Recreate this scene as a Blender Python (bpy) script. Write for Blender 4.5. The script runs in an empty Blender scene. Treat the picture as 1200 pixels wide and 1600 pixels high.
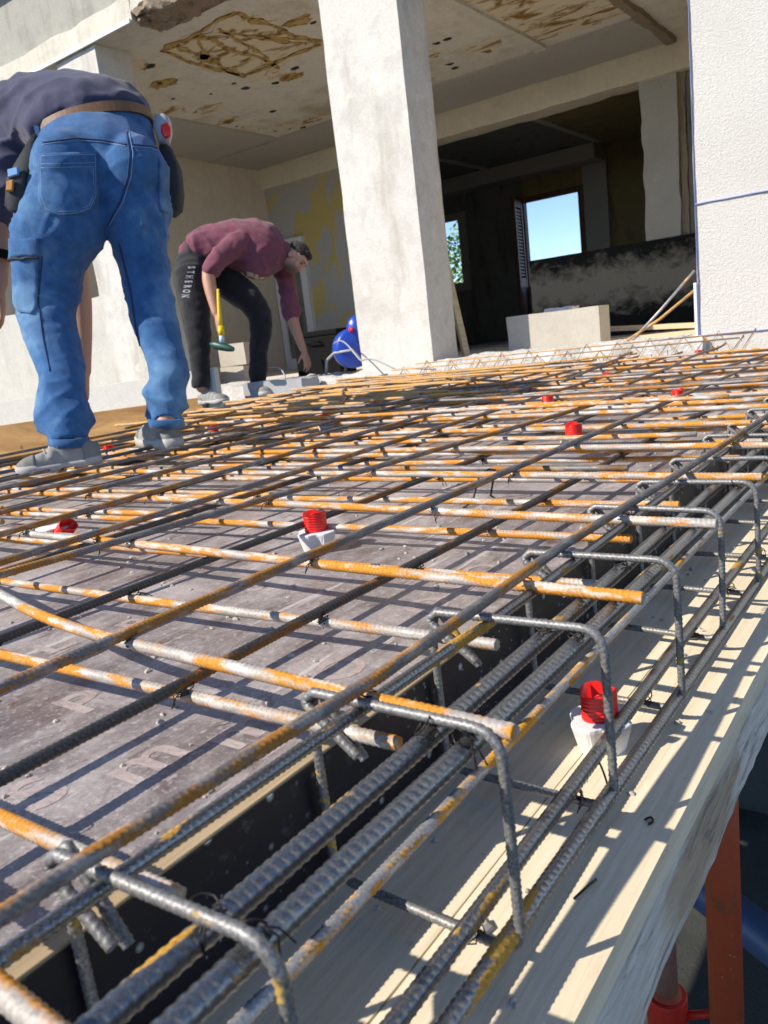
import bpy, bmesh, math, random
import numpy as np
from mathutils import Vector, Matrix, noise as mnoise
random.seed(7); rng = np.random.default_rng(7)
R = math.radians
scn = bpy.context.scene

# ------------------------------------------------------------------ camera
cam_d = bpy.data.cameras.new('camera'); cam = bpy.data.objects.new('camera', cam_d)
scn.collection.objects.link(cam); scn.camera = cam
M3 = [[0.8095138541, 0.5753517896, -0.1168658981], [0.0288017999, -0.2377344087, -0.9709030885], [-0.5863938747, 0.7825935529, -0.2090204645]]
CX, CY, CZ = (Vector(v) for v in M3)                       # right, down, forward in the world
cam.matrix_world = Matrix(((CX.x, -CY.x, -CZ.x, 0), (CX.y, -CY.y, -CZ.y, 0), (CX.z, -CY.z, -CZ.z, .25), (0, 0, 0, 1)))
cam_d.sensor_fit = 'VERTICAL'; cam_d.sensor_height = 36; cam_d.lens = 28.01
cam_d.clip_start = .01; cam_d.clip_end = 3000
cam_d.dof.use_dof = True; cam_d.dof.focus_distance = 1.25; cam_d.dof.aperture_fstop = 13.0

# ------------------------------------------------------------------ light
SUN = Vector((.74, 1.02, -1)).normalized()                 # the way the light travels
elev = math.asin(-SUN.z); az = math.atan2(-SUN.x, -SUN.y)
w = bpy.data.worlds.new('World'); scn.world = w; w.use_nodes = True
nt = w.node_tree; bg = nt.nodes['Background']; sky = nt.nodes.new('ShaderNodeTexSky'); sky.sky_type = 'NISHITA'
sky.sun_disc = False; sky.sun_elevation = elev; sky.sun_rotation = az; sky.air_density = 1.0; sky.dust_density = .05; sky.ozone_density = 4.0; sky.altitude = 3500
nt.links.new(sky.outputs[0], bg.inputs[0]); bg.inputs[1].default_value = .15
sl = bpy.data.lights.new('sun', 'SUN'); so = bpy.data.objects.new('sun', sl); scn.collection.objects.link(so)
sl.energy = 4.3; sl.angle = R(.5); sl.color = (1, .945, .86)
so.rotation_euler = SUN.to_track_quat('-Z', 'Y').to_euler(); so.location = (-6, -8, 12)
scn.view_settings.view_transform = 'Standard'; scn.view_settings.look = 'None'; scn.view_settings.exposure = .57; scn.view_settings.gamma = 1
scn.view_settings.use_white_balance = True; scn.view_settings.white_balance_temperature = 7000
scn.cycles.max_bounces = 10; scn.cycles.diffuse_bounces = 6; scn.cycles.use_denoising = True
scn.cycles.caustics_reflective = False; scn.cycles.caustics_refractive = False

# ------------------------------------------------------------------ helpers
def new_obj(name, me, mat=None, parent=None):
    o = bpy.data.objects.new(name, me); scn.collection.objects.link(o)
    if mat is not None and me is not None and not me.materials: me.materials.append(mat)
    if parent is not None: o.parent = parent
    return o
def tag(o, label=None, cat=None, group=None, kind=None):
    if label: o['label'] = label
    if cat: o['category'] = cat
    if group: o['group'] = group
    if kind: o['kind'] = kind
    return o
def thing(name, label, cat, loc=(0, 0, 0), rz=0, group=None):
    o = new_obj(name, None); o.location = loc; o.rotation_euler = (0, 0, rz); o.empty_display_size = .1
    return tag(o, label, cat, group)
def np_mesh(name, V, quads, tris=(), smooth=True):
    me = bpy.data.meshes.new(name); V = np.asarray(V, float)
    quads = np.asarray(quads, int).reshape(-1, 4); tris = np.asarray(tris, int).reshape(-1, 3)
    nq, ntr = len(quads), len(tris)
    me.vertices.add(len(V)); me.vertices.foreach_set('co', V.ravel())
    me.loops.add(nq*4 + ntr*3); me.loops.foreach_set('vertex_index', np.concatenate([quads.ravel(), tris.ravel()]))
    me.polygons.add(nq + ntr)
    me.polygons.foreach_set('loop_start', np.concatenate([np.arange(nq)*4, nq*4 + np.arange(ntr)*3]))
    me.polygons.foreach_set('use_smooth', np.full(nq + ntr, smooth))
    me.update(calc_edges=True); me.validate(); return me
class MB:
    def __init__(s): s.v = []; s.f = []; s.m = []; s.cm = 0
    def add(s, vs, fs):
        n = len(s.v); s.v += [tuple(v) for v in vs]; s.f += [tuple(i + n for i in f) for f in fs]; s.m += [s.cm]*len(fs); return s
    def box(s, lo, hi, M=None):
        x0, y0, z0 = lo; x1, y1, z1 = hi
        vs = [Vector(v) for v in ((x0,y0,z0),(x1,y0,z0),(x1,y1,z0),(x0,y1,z0),(x0,y0,z1),(x1,y0,z1),(x1,y1,z1),(x0,y1,z1))]
        if M is not None: vs = [M @ v for v in vs]
        return s.add(vs, [(0,3,2,1),(4,5,6,7),(0,1,5,4),(1,2,6,5),(2,3,7,6),(3,0,4,7)])
    def tube(s, pts, rad, seg=8, cap=True):
        pts = [Vector(p) for p in pts]; n = len(pts)
        rad = rad if isinstance(rad, (list, tuple)) else [rad]*n
        t = (pts[1] - pts[0]).normalized(); u = t.orthogonal().normalized(); vs = []
        for i, p in enumerate(pts):
            t = (pts[min(i+1, n-1)] - pts[max(i-1, 0)]).normalized(); u = (u - t*u.dot(t)).normalized(); b = t.cross(u)
            for k in range(seg):
                a = 2*math.pi*k/seg; vs.append(p + (u*math.cos(a) + b*math.sin(a))*rad[i])
        fs = [(i*seg+k, i*seg+(k+1) % seg, (i+1)*seg+(k+1) % seg, (i+1)*seg+k) for i in range(n-1) for k in range(seg)]
        if cap: fs += [tuple(range(seg))[::-1], tuple(range((n-1)*seg, n*seg))]
        return s.add(vs, fs)
    def loft(s, rings, cap=True):
        n = len(rings[0]); vs = [v for r in rings for v in r]
        fs = [(i*n+k, i*n+(k+1) % n, (i+1)*n+(k+1) % n, (i+1)*n+k) for i in range(len(rings)-1) for k in range(n)]
        if cap: fs += [tuple(range(n))[::-1], tuple(range((len(rings)-1)*n, len(rings)*n))]
        return s.add(vs, fs)
    def mesh(s, name, smooth=False, bevel=0, bseg=2):
        me = bpy.data.meshes.new(name); me.from_pydata(s.v, [], s.f); me.update()
        me.polygons.foreach_set('material_index', s.m)
        if bevel:
            b = bmesh.new(); b.from_mesh(me)
            bmesh.ops.bevel(b, geom=[e for e in b.edges if len(e.link_faces) == 2 and e.calc_face_angle(0) > .5], offset=bevel, segments=bseg, affect='EDGES', profile=.6)
            b.to_mesh(me); b.free()
        if smooth: me.polygons.foreach_set('use_smooth', [True]*len(me.polygons))
        return me
    def build(s, name, mat, parent=None, smooth=False, bevel=0, bseg=2):
        return new_obj(name, s.mesh(name, smooth, bevel, bseg), mat, parent)
def rough_box(name, lo, hi, step, amp, mat, parent=None, sc=3.0, seed=0, amp2=0, chip=0):
    """a box cut into a grid whose faces and arrises are uneven"""
    b = bmesh.new(); lo = Vector(lo); hi = Vector(hi); d = hi - lo
    bmesh.ops.create_cube(b, size=1)
    for v in b.verts: v.co = Vector((lo[i] + (v.co[i] + .5)*d[i] for i in range(3)))
    for ax in range(3):
        n = max(1, int(d[ax]/step))
        for k in range(1, n):
            p = lo.copy(); p[ax] = lo[ax] + d[ax]*k/n; no = Vector((0, 0, 0)); no[ax] = 1
            bmesh.ops.bisect_plane(b, geom=b.verts[:] + b.edges[:] + b.faces[:], plane_co=p, plane_no=no)
    off = Vector((seed*7.3, seed*3.1, seed*1.7)); b.normal_update()
    for v in b.verts:
        q = v.co + off; n = mnoise.noise_vector(q*sc)*amp + mnoise.noise_vector(q*sc*4)*(amp2 or amp*.5)
        onb = sum(1 for i in range(3) if abs(v.co[i]-lo[i]) < 1e-4 or abs(v.co[i]-hi[i]) < 1e-4)
        if chip and onb >= 2:
            k = max(0, mnoise.noise(q*5) + .1); n += -v.normal*k*chip
        v.co += n
    me = bpy.data.meshes.new(name); b.to_mesh(me); b.free()
    me.polygons.foreach_set('use_smooth', [True]*len(me.polygons))
    me.set_sharp_from_angle(angle=R(40)) if hasattr(me, 'set_sharp_from_angle') else None
    return new_obj(name, me, mat, parent)

# ------------------------------------------------------------------ materials
class NT:
    def __init__(s, name):
        s.m = bpy.data.materials.new(name); s.m.use_nodes = True; s.t = s.m.node_tree; s.b = s.t.nodes['Principled BSDF']
        s.tc = s.t.nodes.new('ShaderNodeTexCoord'); s.co = s.tc.outputs['Object']
    def n(s, typ, **kw):
        nd = s.t.nodes.new(typ)
        for k, v in kw.items(): setattr(nd, k, v)
        return nd
    def link(s, a, b): s.t.links.new(a, b)
    def setin(s, inp, v):
        if hasattr(v, 'is_output') and v.is_output: s.link(v, inp)
        else: inp.default_value = v
    def mapping(s, scale=(1,1,1), rot=(0,0,0), loc=(0,0,0), vec=None):
        m = s.n('ShaderNodeMapping'); s.link(vec or s.co, m.inputs[0]); m.inputs['Scale'].default_value = scale; m.inputs['Rotation'].default_value = rot
        s.setin(m.inputs['Location'], loc); return m.outputs[0]
    def noise(s, scale, detail=4, rough=.55, vec=None, dist=0):
        k = s.n('ShaderNodeTexNoise'); s.link(vec or s.co, k.inputs['Vector']); k.inputs['Scale'].default_value = scale; k.inputs['Detail'].default_value = detail
        k.inputs['Roughness'].default_value = rough; k.inputs['Distortion'].default_value = dist; return k.outputs[0]
    def vor(s, scale, vec=None, feature='F1'):
        k = s.n('ShaderNodeTexVoronoi', feature=feature); s.link(vec or s.co, k.inputs['Vector']); k.inputs['Scale'].default_value = scale; return k.outputs['Distance']
    def wave(s, scale, dist=2, detail=2, vec=None, axis='X', typ='BANDS', dscale=1):
        k = s.n('ShaderNodeTexWave', wave_type=typ, bands_direction=axis); s.link(vec or s.co, k.inputs['Vector'])
        k.inputs['Scale'].default_value = scale; k.inputs['Distortion'].default_value = dist; k.inputs['Detail'].default_value = detail; k.inputs['Detail Scale'].default_value = dscale; return k.outputs['Fac']
    def ramp(s, fac, a, b, c0=0, c1=1):
        k = s.n('ShaderNodeMapRange'); s.link(fac, k.inputs[0]); k.inputs[1].default_value = a; k.inputs[2].default_value = b; k.inputs[3].default_value = c0; k.inputs[4].default_value = c1; return k.outputs[0]
    def mix(s, f, a, b, bt='MIX'):
        k = s.n('ShaderNodeMix', data_type='RGBA', blend_type=bt); s.setin(k.inputs[0], f)
        for i, v in ((6, a), (7, b)):
            if isinstance(v, tuple): v = (*v, 1) if len(v) == 3 else v
            s.setin(k.inputs[i], v)
        return k.outputs[2]
    def math(s, op, a, b=0.0, clamp=False):
        k = s.n('ShaderNodeMath', operation=op, use_clamp=clamp); s.setin(k.inputs[0], a); s.setin(k.inputs[1], b); return k.outputs[0]
    def bump(s, h, strength=.3, dist=.01, nrm=None):
        k = s.n('ShaderNodeBump'); s.link(h, k.inputs['Height']); k.inputs['Strength'].default_value = strength; k.inputs['Distance'].default_value = dist
        if nrm is not None: s.link(nrm, k.inputs['Normal'])
        return k.outputs[0]
    def sep(s, vec=None):
        k = s.n('ShaderNodeSeparateXYZ'); s.link(vec or s.co, k.inputs[0]); return k.outputs
    def rnd(s): return s.n('ShaderNodeObjectInfo').outputs['Random']
    def fin(s, col=None, rough=.8, nrm=None, metal=0, spec=.5, coat=0):
        if col is not None: s.setin(s.b.inputs['Base Color'], (*col, 1) if isinstance(col, tuple) else col)
        s.setin(s.b.inputs['Roughness'], rough); s.setin(s.b.inputs['Metallic'], metal); s.b.inputs['Specular IOR Level'].default_value = spec
        s.b.inputs['Coat Weight'].default_value = coat
        if nrm is not None: s.link(nrm, s.b.inputs['Normal'])
        return s.m
def flat(name, c, rough=.6, metal=0, var=.12, sc=30, spec=.5, bump=0):
    k = NT(name); f = k.noise(sc); d = tuple(x*(1-var) for x in c); l = tuple(min(1, x*(1+var)) for x in c)
    return k.fin(k.mix(f, d, l), rough, k.bump(k.noise(sc*3), .3, bump) if bump else None, metal, spec)
M = {}
def rebar_mat(name, steel, steel2, rust, rust2, amount, pale=0, metal=.55, rg=.42):
    k = NT(name); r = k.rnd(); off = k.n('ShaderNodeCombineXYZ'); k.link(k.math('MULTIPLY', r, 37.0), off.inputs[0]); k.link(k.math('MULTIPLY', r, 11.0), off.inputs[1])
    vec = k.mapping((1, 1, 1), loc=off.outputs[0]); st = k.mapping((.28, 1, 1), vec=vec)
    a = k.noise(60, 4, .6, st); b = k.noise(18, 3, .6, st); c = k.noise(420, 3, .6, vec); e = k.noise(5, 2, .5, vec)
    base = k.mix(k.ramp(c, .35, .7), steel, steel2)
    mk = k.math('ADD', k.math('MULTIPLY', a, .55), k.math('ADD', k.math('MULTIPLY', b, .45), k.math('MULTIPLY', k.math('SUBTRACT', e, .5), .3)))
    rf = k.ramp(mk, .56 - amount*.16, .60 - amount*.12)
    rc = k.mix(k.ramp(c, .3, .7), rust, rust2)
    col = k.mix(rf, base, rc)
    if pale: col = k.mix(k.math('MULTIPLY', k.ramp(k.noise(95, 3, .6, st), .52, .62), pale), col, (.62, .58, .55))
    h = k.noise(900, 3, .7, vec)
    return k.fin(col, k.mix(rf, (rg,)*3, (.85,)*3), k.bump(h, .3, .0004), k.math('MULTIPLY', k.math('SUBTRACT', 1.0, rf), metal), .5)
M['rust_bar'] = rebar_mat('rusty_rebar_steel', (.30, .275, .25), (.47, .44, .41), (.46, .165, .016), (.68, .31, .035), .62, .7, .15, .6)
M['dark_bar'] = rebar_mat('dark_rebar_steel', (.055, .052, .05), (.11, .105, .10), (.20, .085, .02), (.30, .13, .03), .12)
M['brown_bar'] = rebar_mat('brown_rebar_steel', (.12, .11, .105), (.22, .205, .20), (.24, .10, .02), (.46, .20, .03), .38, .25, .3, .55)
M['thick_bar'] = rebar_mat('thick_rebar_steel', (.17, .175, .18), (.33, .335, .34), (.34, .15, .03), (.60, .36, .05), -.25, 0, .85, .30)
M['far_bar'] = rebar_mat('tan_rebar_steel', (.26, .19, .12), (.40, .31, .21), (.50, .23, .05), (.70, .40, .13), .75, .3, .2, .6)
M['stirrup'] = rebar_mat('stirrup_steel', (.13, .13, .13), (.33, .33, .33), (.35, .2, .04), (.55, .36, .06), -.35, 0, .45, .5)
M['light_bar'] = rebar_mat('galvanised_rebar_steel', (.30, .31, .33), (.50, .51, .52), (.46, .19, .02), (.70, .36, .03), .25, .5)
M['wire'] = flat('annealed_tie_wire', (.035, .03, .028), .5, .6)

def concrete(name, c, stain=(.3, .27, .22), stain_amt=.5, sc=2.0, bumpd=.004, fine=60, vert=True):
    k = NT(name); big = k.noise(sc, 6, .6); streak = k.noise(3.2, 5, .6, k.mapping((1.6, 1.6, .35)))
    f1 = k.noise(fine, 4, .6); d = tuple(x*.84 for x in c)
    col = k.mix(k.ramp(f1, .3, .7), d, c)
    col = k.mix(k.math('MULTIPLY', k.ramp(streak if vert else big, .54, .72), stain_amt), col, stain)
    col = k.mix(k.math('MULTIPLY', k.ramp(big, .55, .75), stain_amt*.6), col, tuple(x*.75 for x in stain)); mid = k.noise(sc*5, 5, .68); col = k.mix(k.math('MULTIPLY', k.ramp(mid, .52, .64), stain_amt*.45), col, tuple(x*.62 for x in c)); col = k.mix(k.math('MULTIPLY', k.ramp(mid, .34, .42, 1, 0), stain_amt*.5), col, tuple(min(.85, x*1.18) for x in c))
    pits = k.ramp(k.vor(38), .0, .09); sel = k.ramp(k.noise(7, 2), .5, .6)
    col = k.mix(k.math('MULTIPLY', k.math('SUBTRACT', 1.0, pits), k.math('MULTIPLY', sel, .8)), col, tuple(x*.3 for x in c))
    h = k.math('ADD', k.math('MULTIPLY', big, 1.5), k.math('ADD', f1, k.math('MULTIPLY', pits, .5)))
    return k.fin(col, .92, k.bump(h, .5, bumpd), 0, .2)
M['column'] = concrete('weathered_column_concrete', (.68, .655, .61), (.39, .36, .31), .75, 1.6)
M['lintel'] = concrete('aged_facade_concrete', (.70, .66, .57), (.42, .39, .32), .6, 2.2)
M['upper'] = concrete('grey_rendered_wall', (.40, .39, .35), (.20, .19, .17), .6, 2.0)
M['white_plaster'] = concrete('white_lime_plaster', (.60, .58, .53), (.44, .41, .36), .5, 1.4, .003)
M['inner_wall'] = concrete('beige_inner_plaster', (.74, .67, .56), (.55, .48, .38), .45, 1.2, .003)
M['ceiling'] = concrete('stained_ceiling_plaster', (.76, .71, .62), (.50, .40, .25), .8, 1.3, .004, vert=False)
M['beam_grey'] = concrete('grey_beam_plaster', (.50, .475, .43), (.38, .35, .31), .3, 1.0, .003, vert=False)
M['beam_face'] = concrete('cream_beam_plaster', (.78, .70, .56), (.6, .52, .41), .4, 1.4, .003)
M['dark_room'] = concrete('dark_grey_plaster', (.24, .235, .21), (.07, .07, .06), .9, 1.2, .004)  # dark grey plaster with near-black streaks and blotches
M['dark_yellow'] = concrete('dark_ochre_plaster', (.34, .26, .13), (.14, .11, .07), .8, 1.4, .004)  # dark ochre plaster with browner streaks and blotches
M['floor_slab'] = concrete('indoor_screed', (.74, .71, .66), (.55, .52, .47), .4, 1.2, .004, vert=False)  # pale tone chosen so this unseen floor bounces sun onto the ceiling
M['ground'] = concrete('yard_concrete', (.06, .065, .062), (.025, .026, .025), .7, .9, .01, vert=False)  # near-black: shade below the deck is put into the concrete colour
M['block'] = concrete('aerated_block', (.52, .48, .42), (.42, .38, .33), .4, 3, .002, 120)
M['rubble'] = concrete('broken_concrete', (.62, .61, .59), (.42, .41, .39), .6, 5, .02, 40)
M['spall'] = concrete('spalled_concrete', (.34, .27, .20), (.14, .10, .07), .8, 9, .03, 30)
M['hole'] = flat('painted_hole_shade', (.03, .025, .02), .9)  # near-black plates; the shade inside the holes is put into the colour
def pebble():
    k = NT('pebbledash_render'); n = k.noise(190, 3, .6); g = k.noise(75, 4, .65); big = k.noise(1.6, 5); v = k.vor(60)
    col = k.mix(k.ramp(n, .35, .65), (.55, .53, .50), (.69, .67, .635)); col = k.mix(k.math('MULTIPLY', k.ramp(big, .5, .75), .3), col, (.52, .50, .455)); col = k.mix(k.math('MULTIPLY', k.ramp(v, .03, .14, 1, 0), .5), col, (.40, .385, .35))
    return k.fin(col, .95, k.bump(k.math('ADD', n, k.math('MULTIPLY', g, 1.3)), .75, .006), 0, .15)
M['pebble'] = pebble()
def patchy():
    k = NT('patchy_ochre_and_grey_plaster'); n = k.noise(1.9, 5, .6, k.mapping((1, 1, .7)), .6); f = k.noise(40, 4)
    col = k.mix(k.ramp(n, .50, .53), k.mix(f, (.40, .38, .36), (.52, .50, .47)), k.mix(f, (.52, .40, .14), (.62, .50, .22)))
    return k.fin(col, .9, k.bump(k.math('ADD', k.ramp(n, .49, .54), k.math('MULTIPLY', f, .4)), .5, .006), 0, .2)
M['patchy'] = patchy()
def mould():
    k = NT('mouldy_low_wall_plaster'); z = k.sep()[2]; n = k.noise(4.6, 8, .72, k.mapping((1, 1, 1.4)), .3); f = k.noise(40, 4)
    edge = k.math('ADD', k.math('ABSOLUTE', k.math('SUBTRACT', z, .58)), k.math('MULTIPLY', k.math('SUBTRACT', n, .5), .9))
    col = k.mix(k.ramp(edge, .10, .34), k.mix(f, (.22, .20, .155), (.33, .30, .24)), (.016, .016, .015))
    return k.fin(col, .9, k.bump(f, .3, .004), 0, .2)
M['mould'] = mould()
def stainmat(name, base, dark, scale, thr):
    k = NT(name); n = k.noise(scale, 5, .65, k.mapping((1, 2.2, 1), (0, 0, .5)), .8); f = k.noise(50, 3)
    return k.fin(k.mix(k.ramp(n, thr, thr+.1), base, k.mix(f, dark, tuple(x*.45 for x in dark))), .9, k.bump(k.math('ADD', n, f), .5, .01), 0, .2)
M['stain_patch'] = stainmat('rust_stained_ceiling', (.72, .62, .46), (.36, .20, .045), 3.0, .50)
M['rust_strip'] = stainmat('corroded_lath', (.52, .36, .14), (.33, .19, .055), 9, .48)
def wood(name, a, b, scale=14, axis=0, rough=.7, knots=True, bumpd=.002, stretch=.05):
    k = NT(name); sc = [1, 1, 1]; sc[axis] = stretch; r = k.rnd(); off = k.n('ShaderNodeCombineXYZ')
    for i in range(3): k.link(k.math('MULTIPLY', r, 23.0 + i*9), off.inputs[i])
    v = k.mapping(tuple(sc), loc=off.outputs[0]); g = k.noise(scale, 6, .65, v, .6); f = k.noise(scale*9, 3, .6, v)
    col = k.mix(k.ramp(g, .3, .7), a, b); col = k.mix(k.math('MULTIPLY', k.ramp(f, .5, .75), .35), col, tuple(x*.62 for x in a))
    if knots: 
        kn = k.vor(2.3, k.mapping((.9,)*3, loc=off.outputs[0])); col = k.mix(k.ramp(kn, .03, .06, .75, 0), col, tuple(x*.3 for x in a))
    return k.fin(col, rough, k.bump(k.math('ADD', g, k.math('MULTIPLY', f, .6)), .5, bumpd), 0, .3)
def plankmat():
    k = NT('fresh_spruce_plank'); r = k.rnd(); off = k.n('ShaderNodeCombineXYZ')
    for i in range(3): k.link(k.math('MULTIPLY', r, 13.0+i*7), off.inputs[i])
    v = k.mapping((1, .035, 1), loc=off.outputs[0]); g = k.wave(22, 5, 3, v, 'X', 'BANDS', 1.2); n = k.noise(26, 6, .65, v, .4); f = k.noise(260, 3, .6, k.mapping((1, .06, 1))); big = k.noise(3, 4)
    col = k.mix(k.ramp(n, .3, .7), (.66, .56, .40), (.84, .76, .60)); col = k.mix(k.math('MULTIPLY', g, .13), col, (.56, .43, .26)); col = k.mix(k.ramp(f, .5, .72, 0, .4), col, (.50, .40, .26))
    kn = k.vor(3.1, k.mapping((1, .6, 1), loc=off.outputs[0])); col = k.mix(k.ramp(kn, .035, .075, .75, 0), col, (.30, .17, .07)); col = k.mix(k.ramp(k.noise(34, 4, .7), .64, .72, 0, .5), col, (.36, .31, .25)); col = k.mix(k.ramp(big, .5, .75, 0, .35), col, (.60, .52, .40))
    return k.fin(col, .75, k.bump(k.math('ADD', n, k.math('MULTIPLY', f, .7)), .5, .0014), 0, .3)
M['plank'] = plankmat()
M['plank_pale'] = wood('sawn_batten_wood', (.50, .40, .26), (.66, .55, .38), 30, 0, .75, True)
M['brown_ply'] = wood('brown_form_board', (.20, .095, .03), (.46, .27, .10), 7, 0, .6, True, .003, .09)
M['form_white'] = concrete('white_insulation_board', (.60, .58, .54), (.48, .46, .42), .3, 2.5, .002)
def bark():
    k = NT('debarked_rough_timber'); v = k.mapping((1, .13, 1)); n = k.noise(40, 7, .72, v, 1.0); s = k.noise(9, 5, .6, k.mapping((1, .3, 1))); f = k.noise(120, 4, .6, v, .5)
    col = k.mix(k.ramp(f, .3, .7), (.55, .51, .46), (.80, .76, .70)); col = k.mix(k.ramp(s, .50, .64, 0, .75), col, (.42, .30, .17))
    col = k.mix(k.ramp(n, .55, .64, 0, .72), col, (.13, .125, .14))
    return k.fin(col, .9, k.bump(k.math('ADD', n, k.math('MULTIPLY', f, .6)), .8, .006), 0, .2)
M['bark'] = bark()
def film(name, light, dark):
    k = NT(name); a = k.noise(4.5, 7, .68, None, .8); sm = k.noise(13, 6, .68, k.mapping((1, .35, 1), (0, 0, .6)), 1.6); f = k.noise(150, 4, .75); sw = k.noise(22, 5, .7, k.mapping((1, .5, 1), (0, 0, -.5)), 3.5)
    scr = k.noise(60, 3, .6, k.mapping((1, .07, 1), (0, 0, .8)), .3); blot = k.noise(7.5, 5, .7, None, .6)
    col = k.mix(k.ramp(sm, .36, .62), dark, light); col = k.mix(k.ramp(a, .45, .62, 0, .8), col, (.47, .43, .425))
    col = k.mix(k.ramp(k.math('ABSOLUTE', k.math('SUBTRACT', sw, .5)), .0, .022, .55, 0), col, (.10, .075, .075))
    col = k.mix(k.ramp(f, .54, .68, 0, .55), col, (.62, .58, .57)); col = k.mix(k.ramp(scr, .62, .67, 0, .6), col, (.62, .58, .57))
    col = k.mix(k.ramp(blot, .60, .68, 0, .85), col, (.085, .048, .04)); col = k.mix(k.ramp(k.noise(5.2, 5, .7), .62, .70, 0, .5), col, (.60, .57, .56))
    return k.fin(col, k.ramp(a, .3, .7, .24, .5), k.bump(k.math('ADD', f, sm), .35, .0012), 0, .5)
M['film'] = film('dusty_film_faced_plywood', (.315, .282, .282), (.145, .118, .118))
M['film_print'] = film('faded_print_on_plywood', (.50, .425, .41), (.36, .29, .28))
def darkfilm():
    k = NT('black_film_face'); f = k.vor(42); f2 = k.vor(110); sel = k.noise(26, 2); n = k.noise(8, 4); d = k.noise(60, 5, .7)
    col = k.mix(n, (.008, .008, .012), (.022, .023, .030)); col = k.mix(k.math('MULTIPLY', k.ramp(f, .06, .2, 1, 0), k.ramp(sel, .44, .48)), col, (.5, .5, .52)); col = k.mix(k.math('MULTIPLY', k.ramp(f2, .08, .2, .8, 0), k.ramp(n, .5, .55)), col, (.4, .4, .43)); col = k.mix(k.ramp(d, .58, .75, 0, .35), col, (.20, .20, .23))
    return k.fin(col, .45, k.bump(k.noise(90), .3, .001), 0, .25)
M['black_film'] = darkfilm()
M['ply_edge'] = wood('raw_plywood_edge', (.30, .22, .13), (.46, .35, .22), 40, 1, .8, False)
def plastic(name, c, rough=.35, sss=0, spec=.5):
    k = NT(name); f = k.noise(60, 3); d = tuple(x*.9 for x in c); m = k.fin(k.mix(f, d, c), rough, k.bump(k.noise(200), .15, .0006), 0, spec)
    if sss: k.b.inputs['Subsurface Weight'].default_value = sss; k.b.inputs['Subsurface Radius'].default_value = (.004, .002, .002)
    return m
M['red_plastic'] = plastic('translucent_red_plastic', (.85, .018, .012), .3)
M['white_fibre'] = plastic('white_fibre_concrete', (.74, .74, .75), .7)
M['blue_plastic'] = plastic('blue_tool_plastic', (.012, .06, .42), .35)
M['blue_pipe'] = plastic('dark_blue_pipe', (.03, .07, .16), .4)
M['black_plastic'] = plastic('black_case_plastic', (.008, .008, .009), .75, 0, .08)
M['grey_cable'] = plastic('grey_cable_sheath', (.34, .35, .37), .45)
M['pvc'] = plastic('white_pvc', (.78, .78, .80), .4)
M['chalk_blue'] = flat('blue_chalk', (.36, .40, .68), .95)
def propmat():
    k = NT('red_oxide_painted_prop'); n = k.noise(14, 6, .65); f = k.noise(90, 4)
    col = k.mix(f, (.34, .045, .014), (.44, .075, .022)); col = k.mix(k.ramp(n, .60, .68, 0, .9), col, (.16, .06, .03)); col = k.mix(k.ramp(k.vor(40), .03, .08, .7, 0), col, (.5, .45, .4))
    return k.fin(col, .5, k.bump(k.math('ADD', n, f), .4, .001), 0, .5)
M['prop'] = propmat()
M['prop_red'] = flat('bright_red_steel', (.55, .02, .012), .45)
M['prop_tube'] = flat('scuffed_prop_tube', (.33, .20, .16), .5, .2, .4, 25)
M['shutter'] = wood('dark_brown_shutter', (.13, .055, .028), (.24, .11, .06), 18, 2, .55, False)
M['shutter_pale'] = flat('dusty_shutter_panel', (.5, .38, .35), .7)
M['galv'] = flat('bright_drip_edge', (.75, .75, .74), .4, .1)

# ------------------------------------------------------------------ ground and terrain
DECK = -.085; PLANK = -.205; GZ = -2.9
g = MB(); n = 60
gv = []
for i in range(n+1):
    for j in range(n+1):
        fx = (i/n*2-1); fy = (j/n*2-1); x = math.copysign(abs(fx)**3*900, fx); y = math.copysign(abs(fy)**3*900, fy); d = math.hypot(x, y)
        z = GZ + (mnoise.noise(Vector((x*.02, y*.02, 0)))*min(3, max(0, d-30)*.05) if d > 30 else 0) - max(0, d-40)*.02; gv.append((x-3, y+5, z))
g.add(gv, [(i*(n+1)+j, (i+1)*(n+1)+j, (i+1)*(n+1)+j+1, i*(n+1)+j+1) for i in range(n) for j in range(n)])
tag(g.build('ground', M['ground'], smooth=True), kind='structure')

# ------------------------------------------------------------------ house
YF = 4.8
house = thing('house', 'gutted concrete house with open bays, bare columns and stained ceilings', 'house', (-4, YF, GZ))
HP = house.location.copy()
def part(o, label=None):
    o.parent = house; o.location = -HP
    if label: o['label'] = label
    return o
def hbox(name, lo, hi, mat, bev=.006, label=None): return part(MB().box(lo, hi).build(name, mat, bevel=bev), label)
def hrough(name, lo, hi, mat, step=.12, amp=.012, sc=2.5, seed=1, chip=.02, label=None): return part(rough_box(name, lo, hi, step, amp, mat, None, sc, seed, amp*.35, chip), label)
hrough('column', (-3.635, YF, GZ), (-3.01, YF+.34, 3.6), M['column'], .07, .0035, 2, 3, .010, 'sunlit bare concrete column in the middle of the open bay')
hrough('column', (-6.62, YF, GZ), (-6.05, YF+.38, 2.98), M['column'], .1, .004, 2, 5, .01, 'left concrete column behind the worker in jeans')
hrough('lintel', (-13, YF-.02, 2.98), (-5.5, YF+.36, 3.17), M['lintel'], .09, .007, 3, 7, .02)
hrough('lintel', (-5.5, YF-.02, 3.05), (6, YF+.36, 3.3), M['lintel'], .12, .01, 3, 8, .03)
hbox('drip_edge', (-13, YF-.035, 2.968), (-5.52, YF-.018, 3.0), M['galv'], .002)
part(rough_box('broken_edge', (-5.52, YF-.02, 2.965), (-4.2, YF+.3, 3.09), .035, .03, M['spall'], None, 6, 11, .035, .09), 'crumbling lintel edge with brick and aggregate showing')
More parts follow.
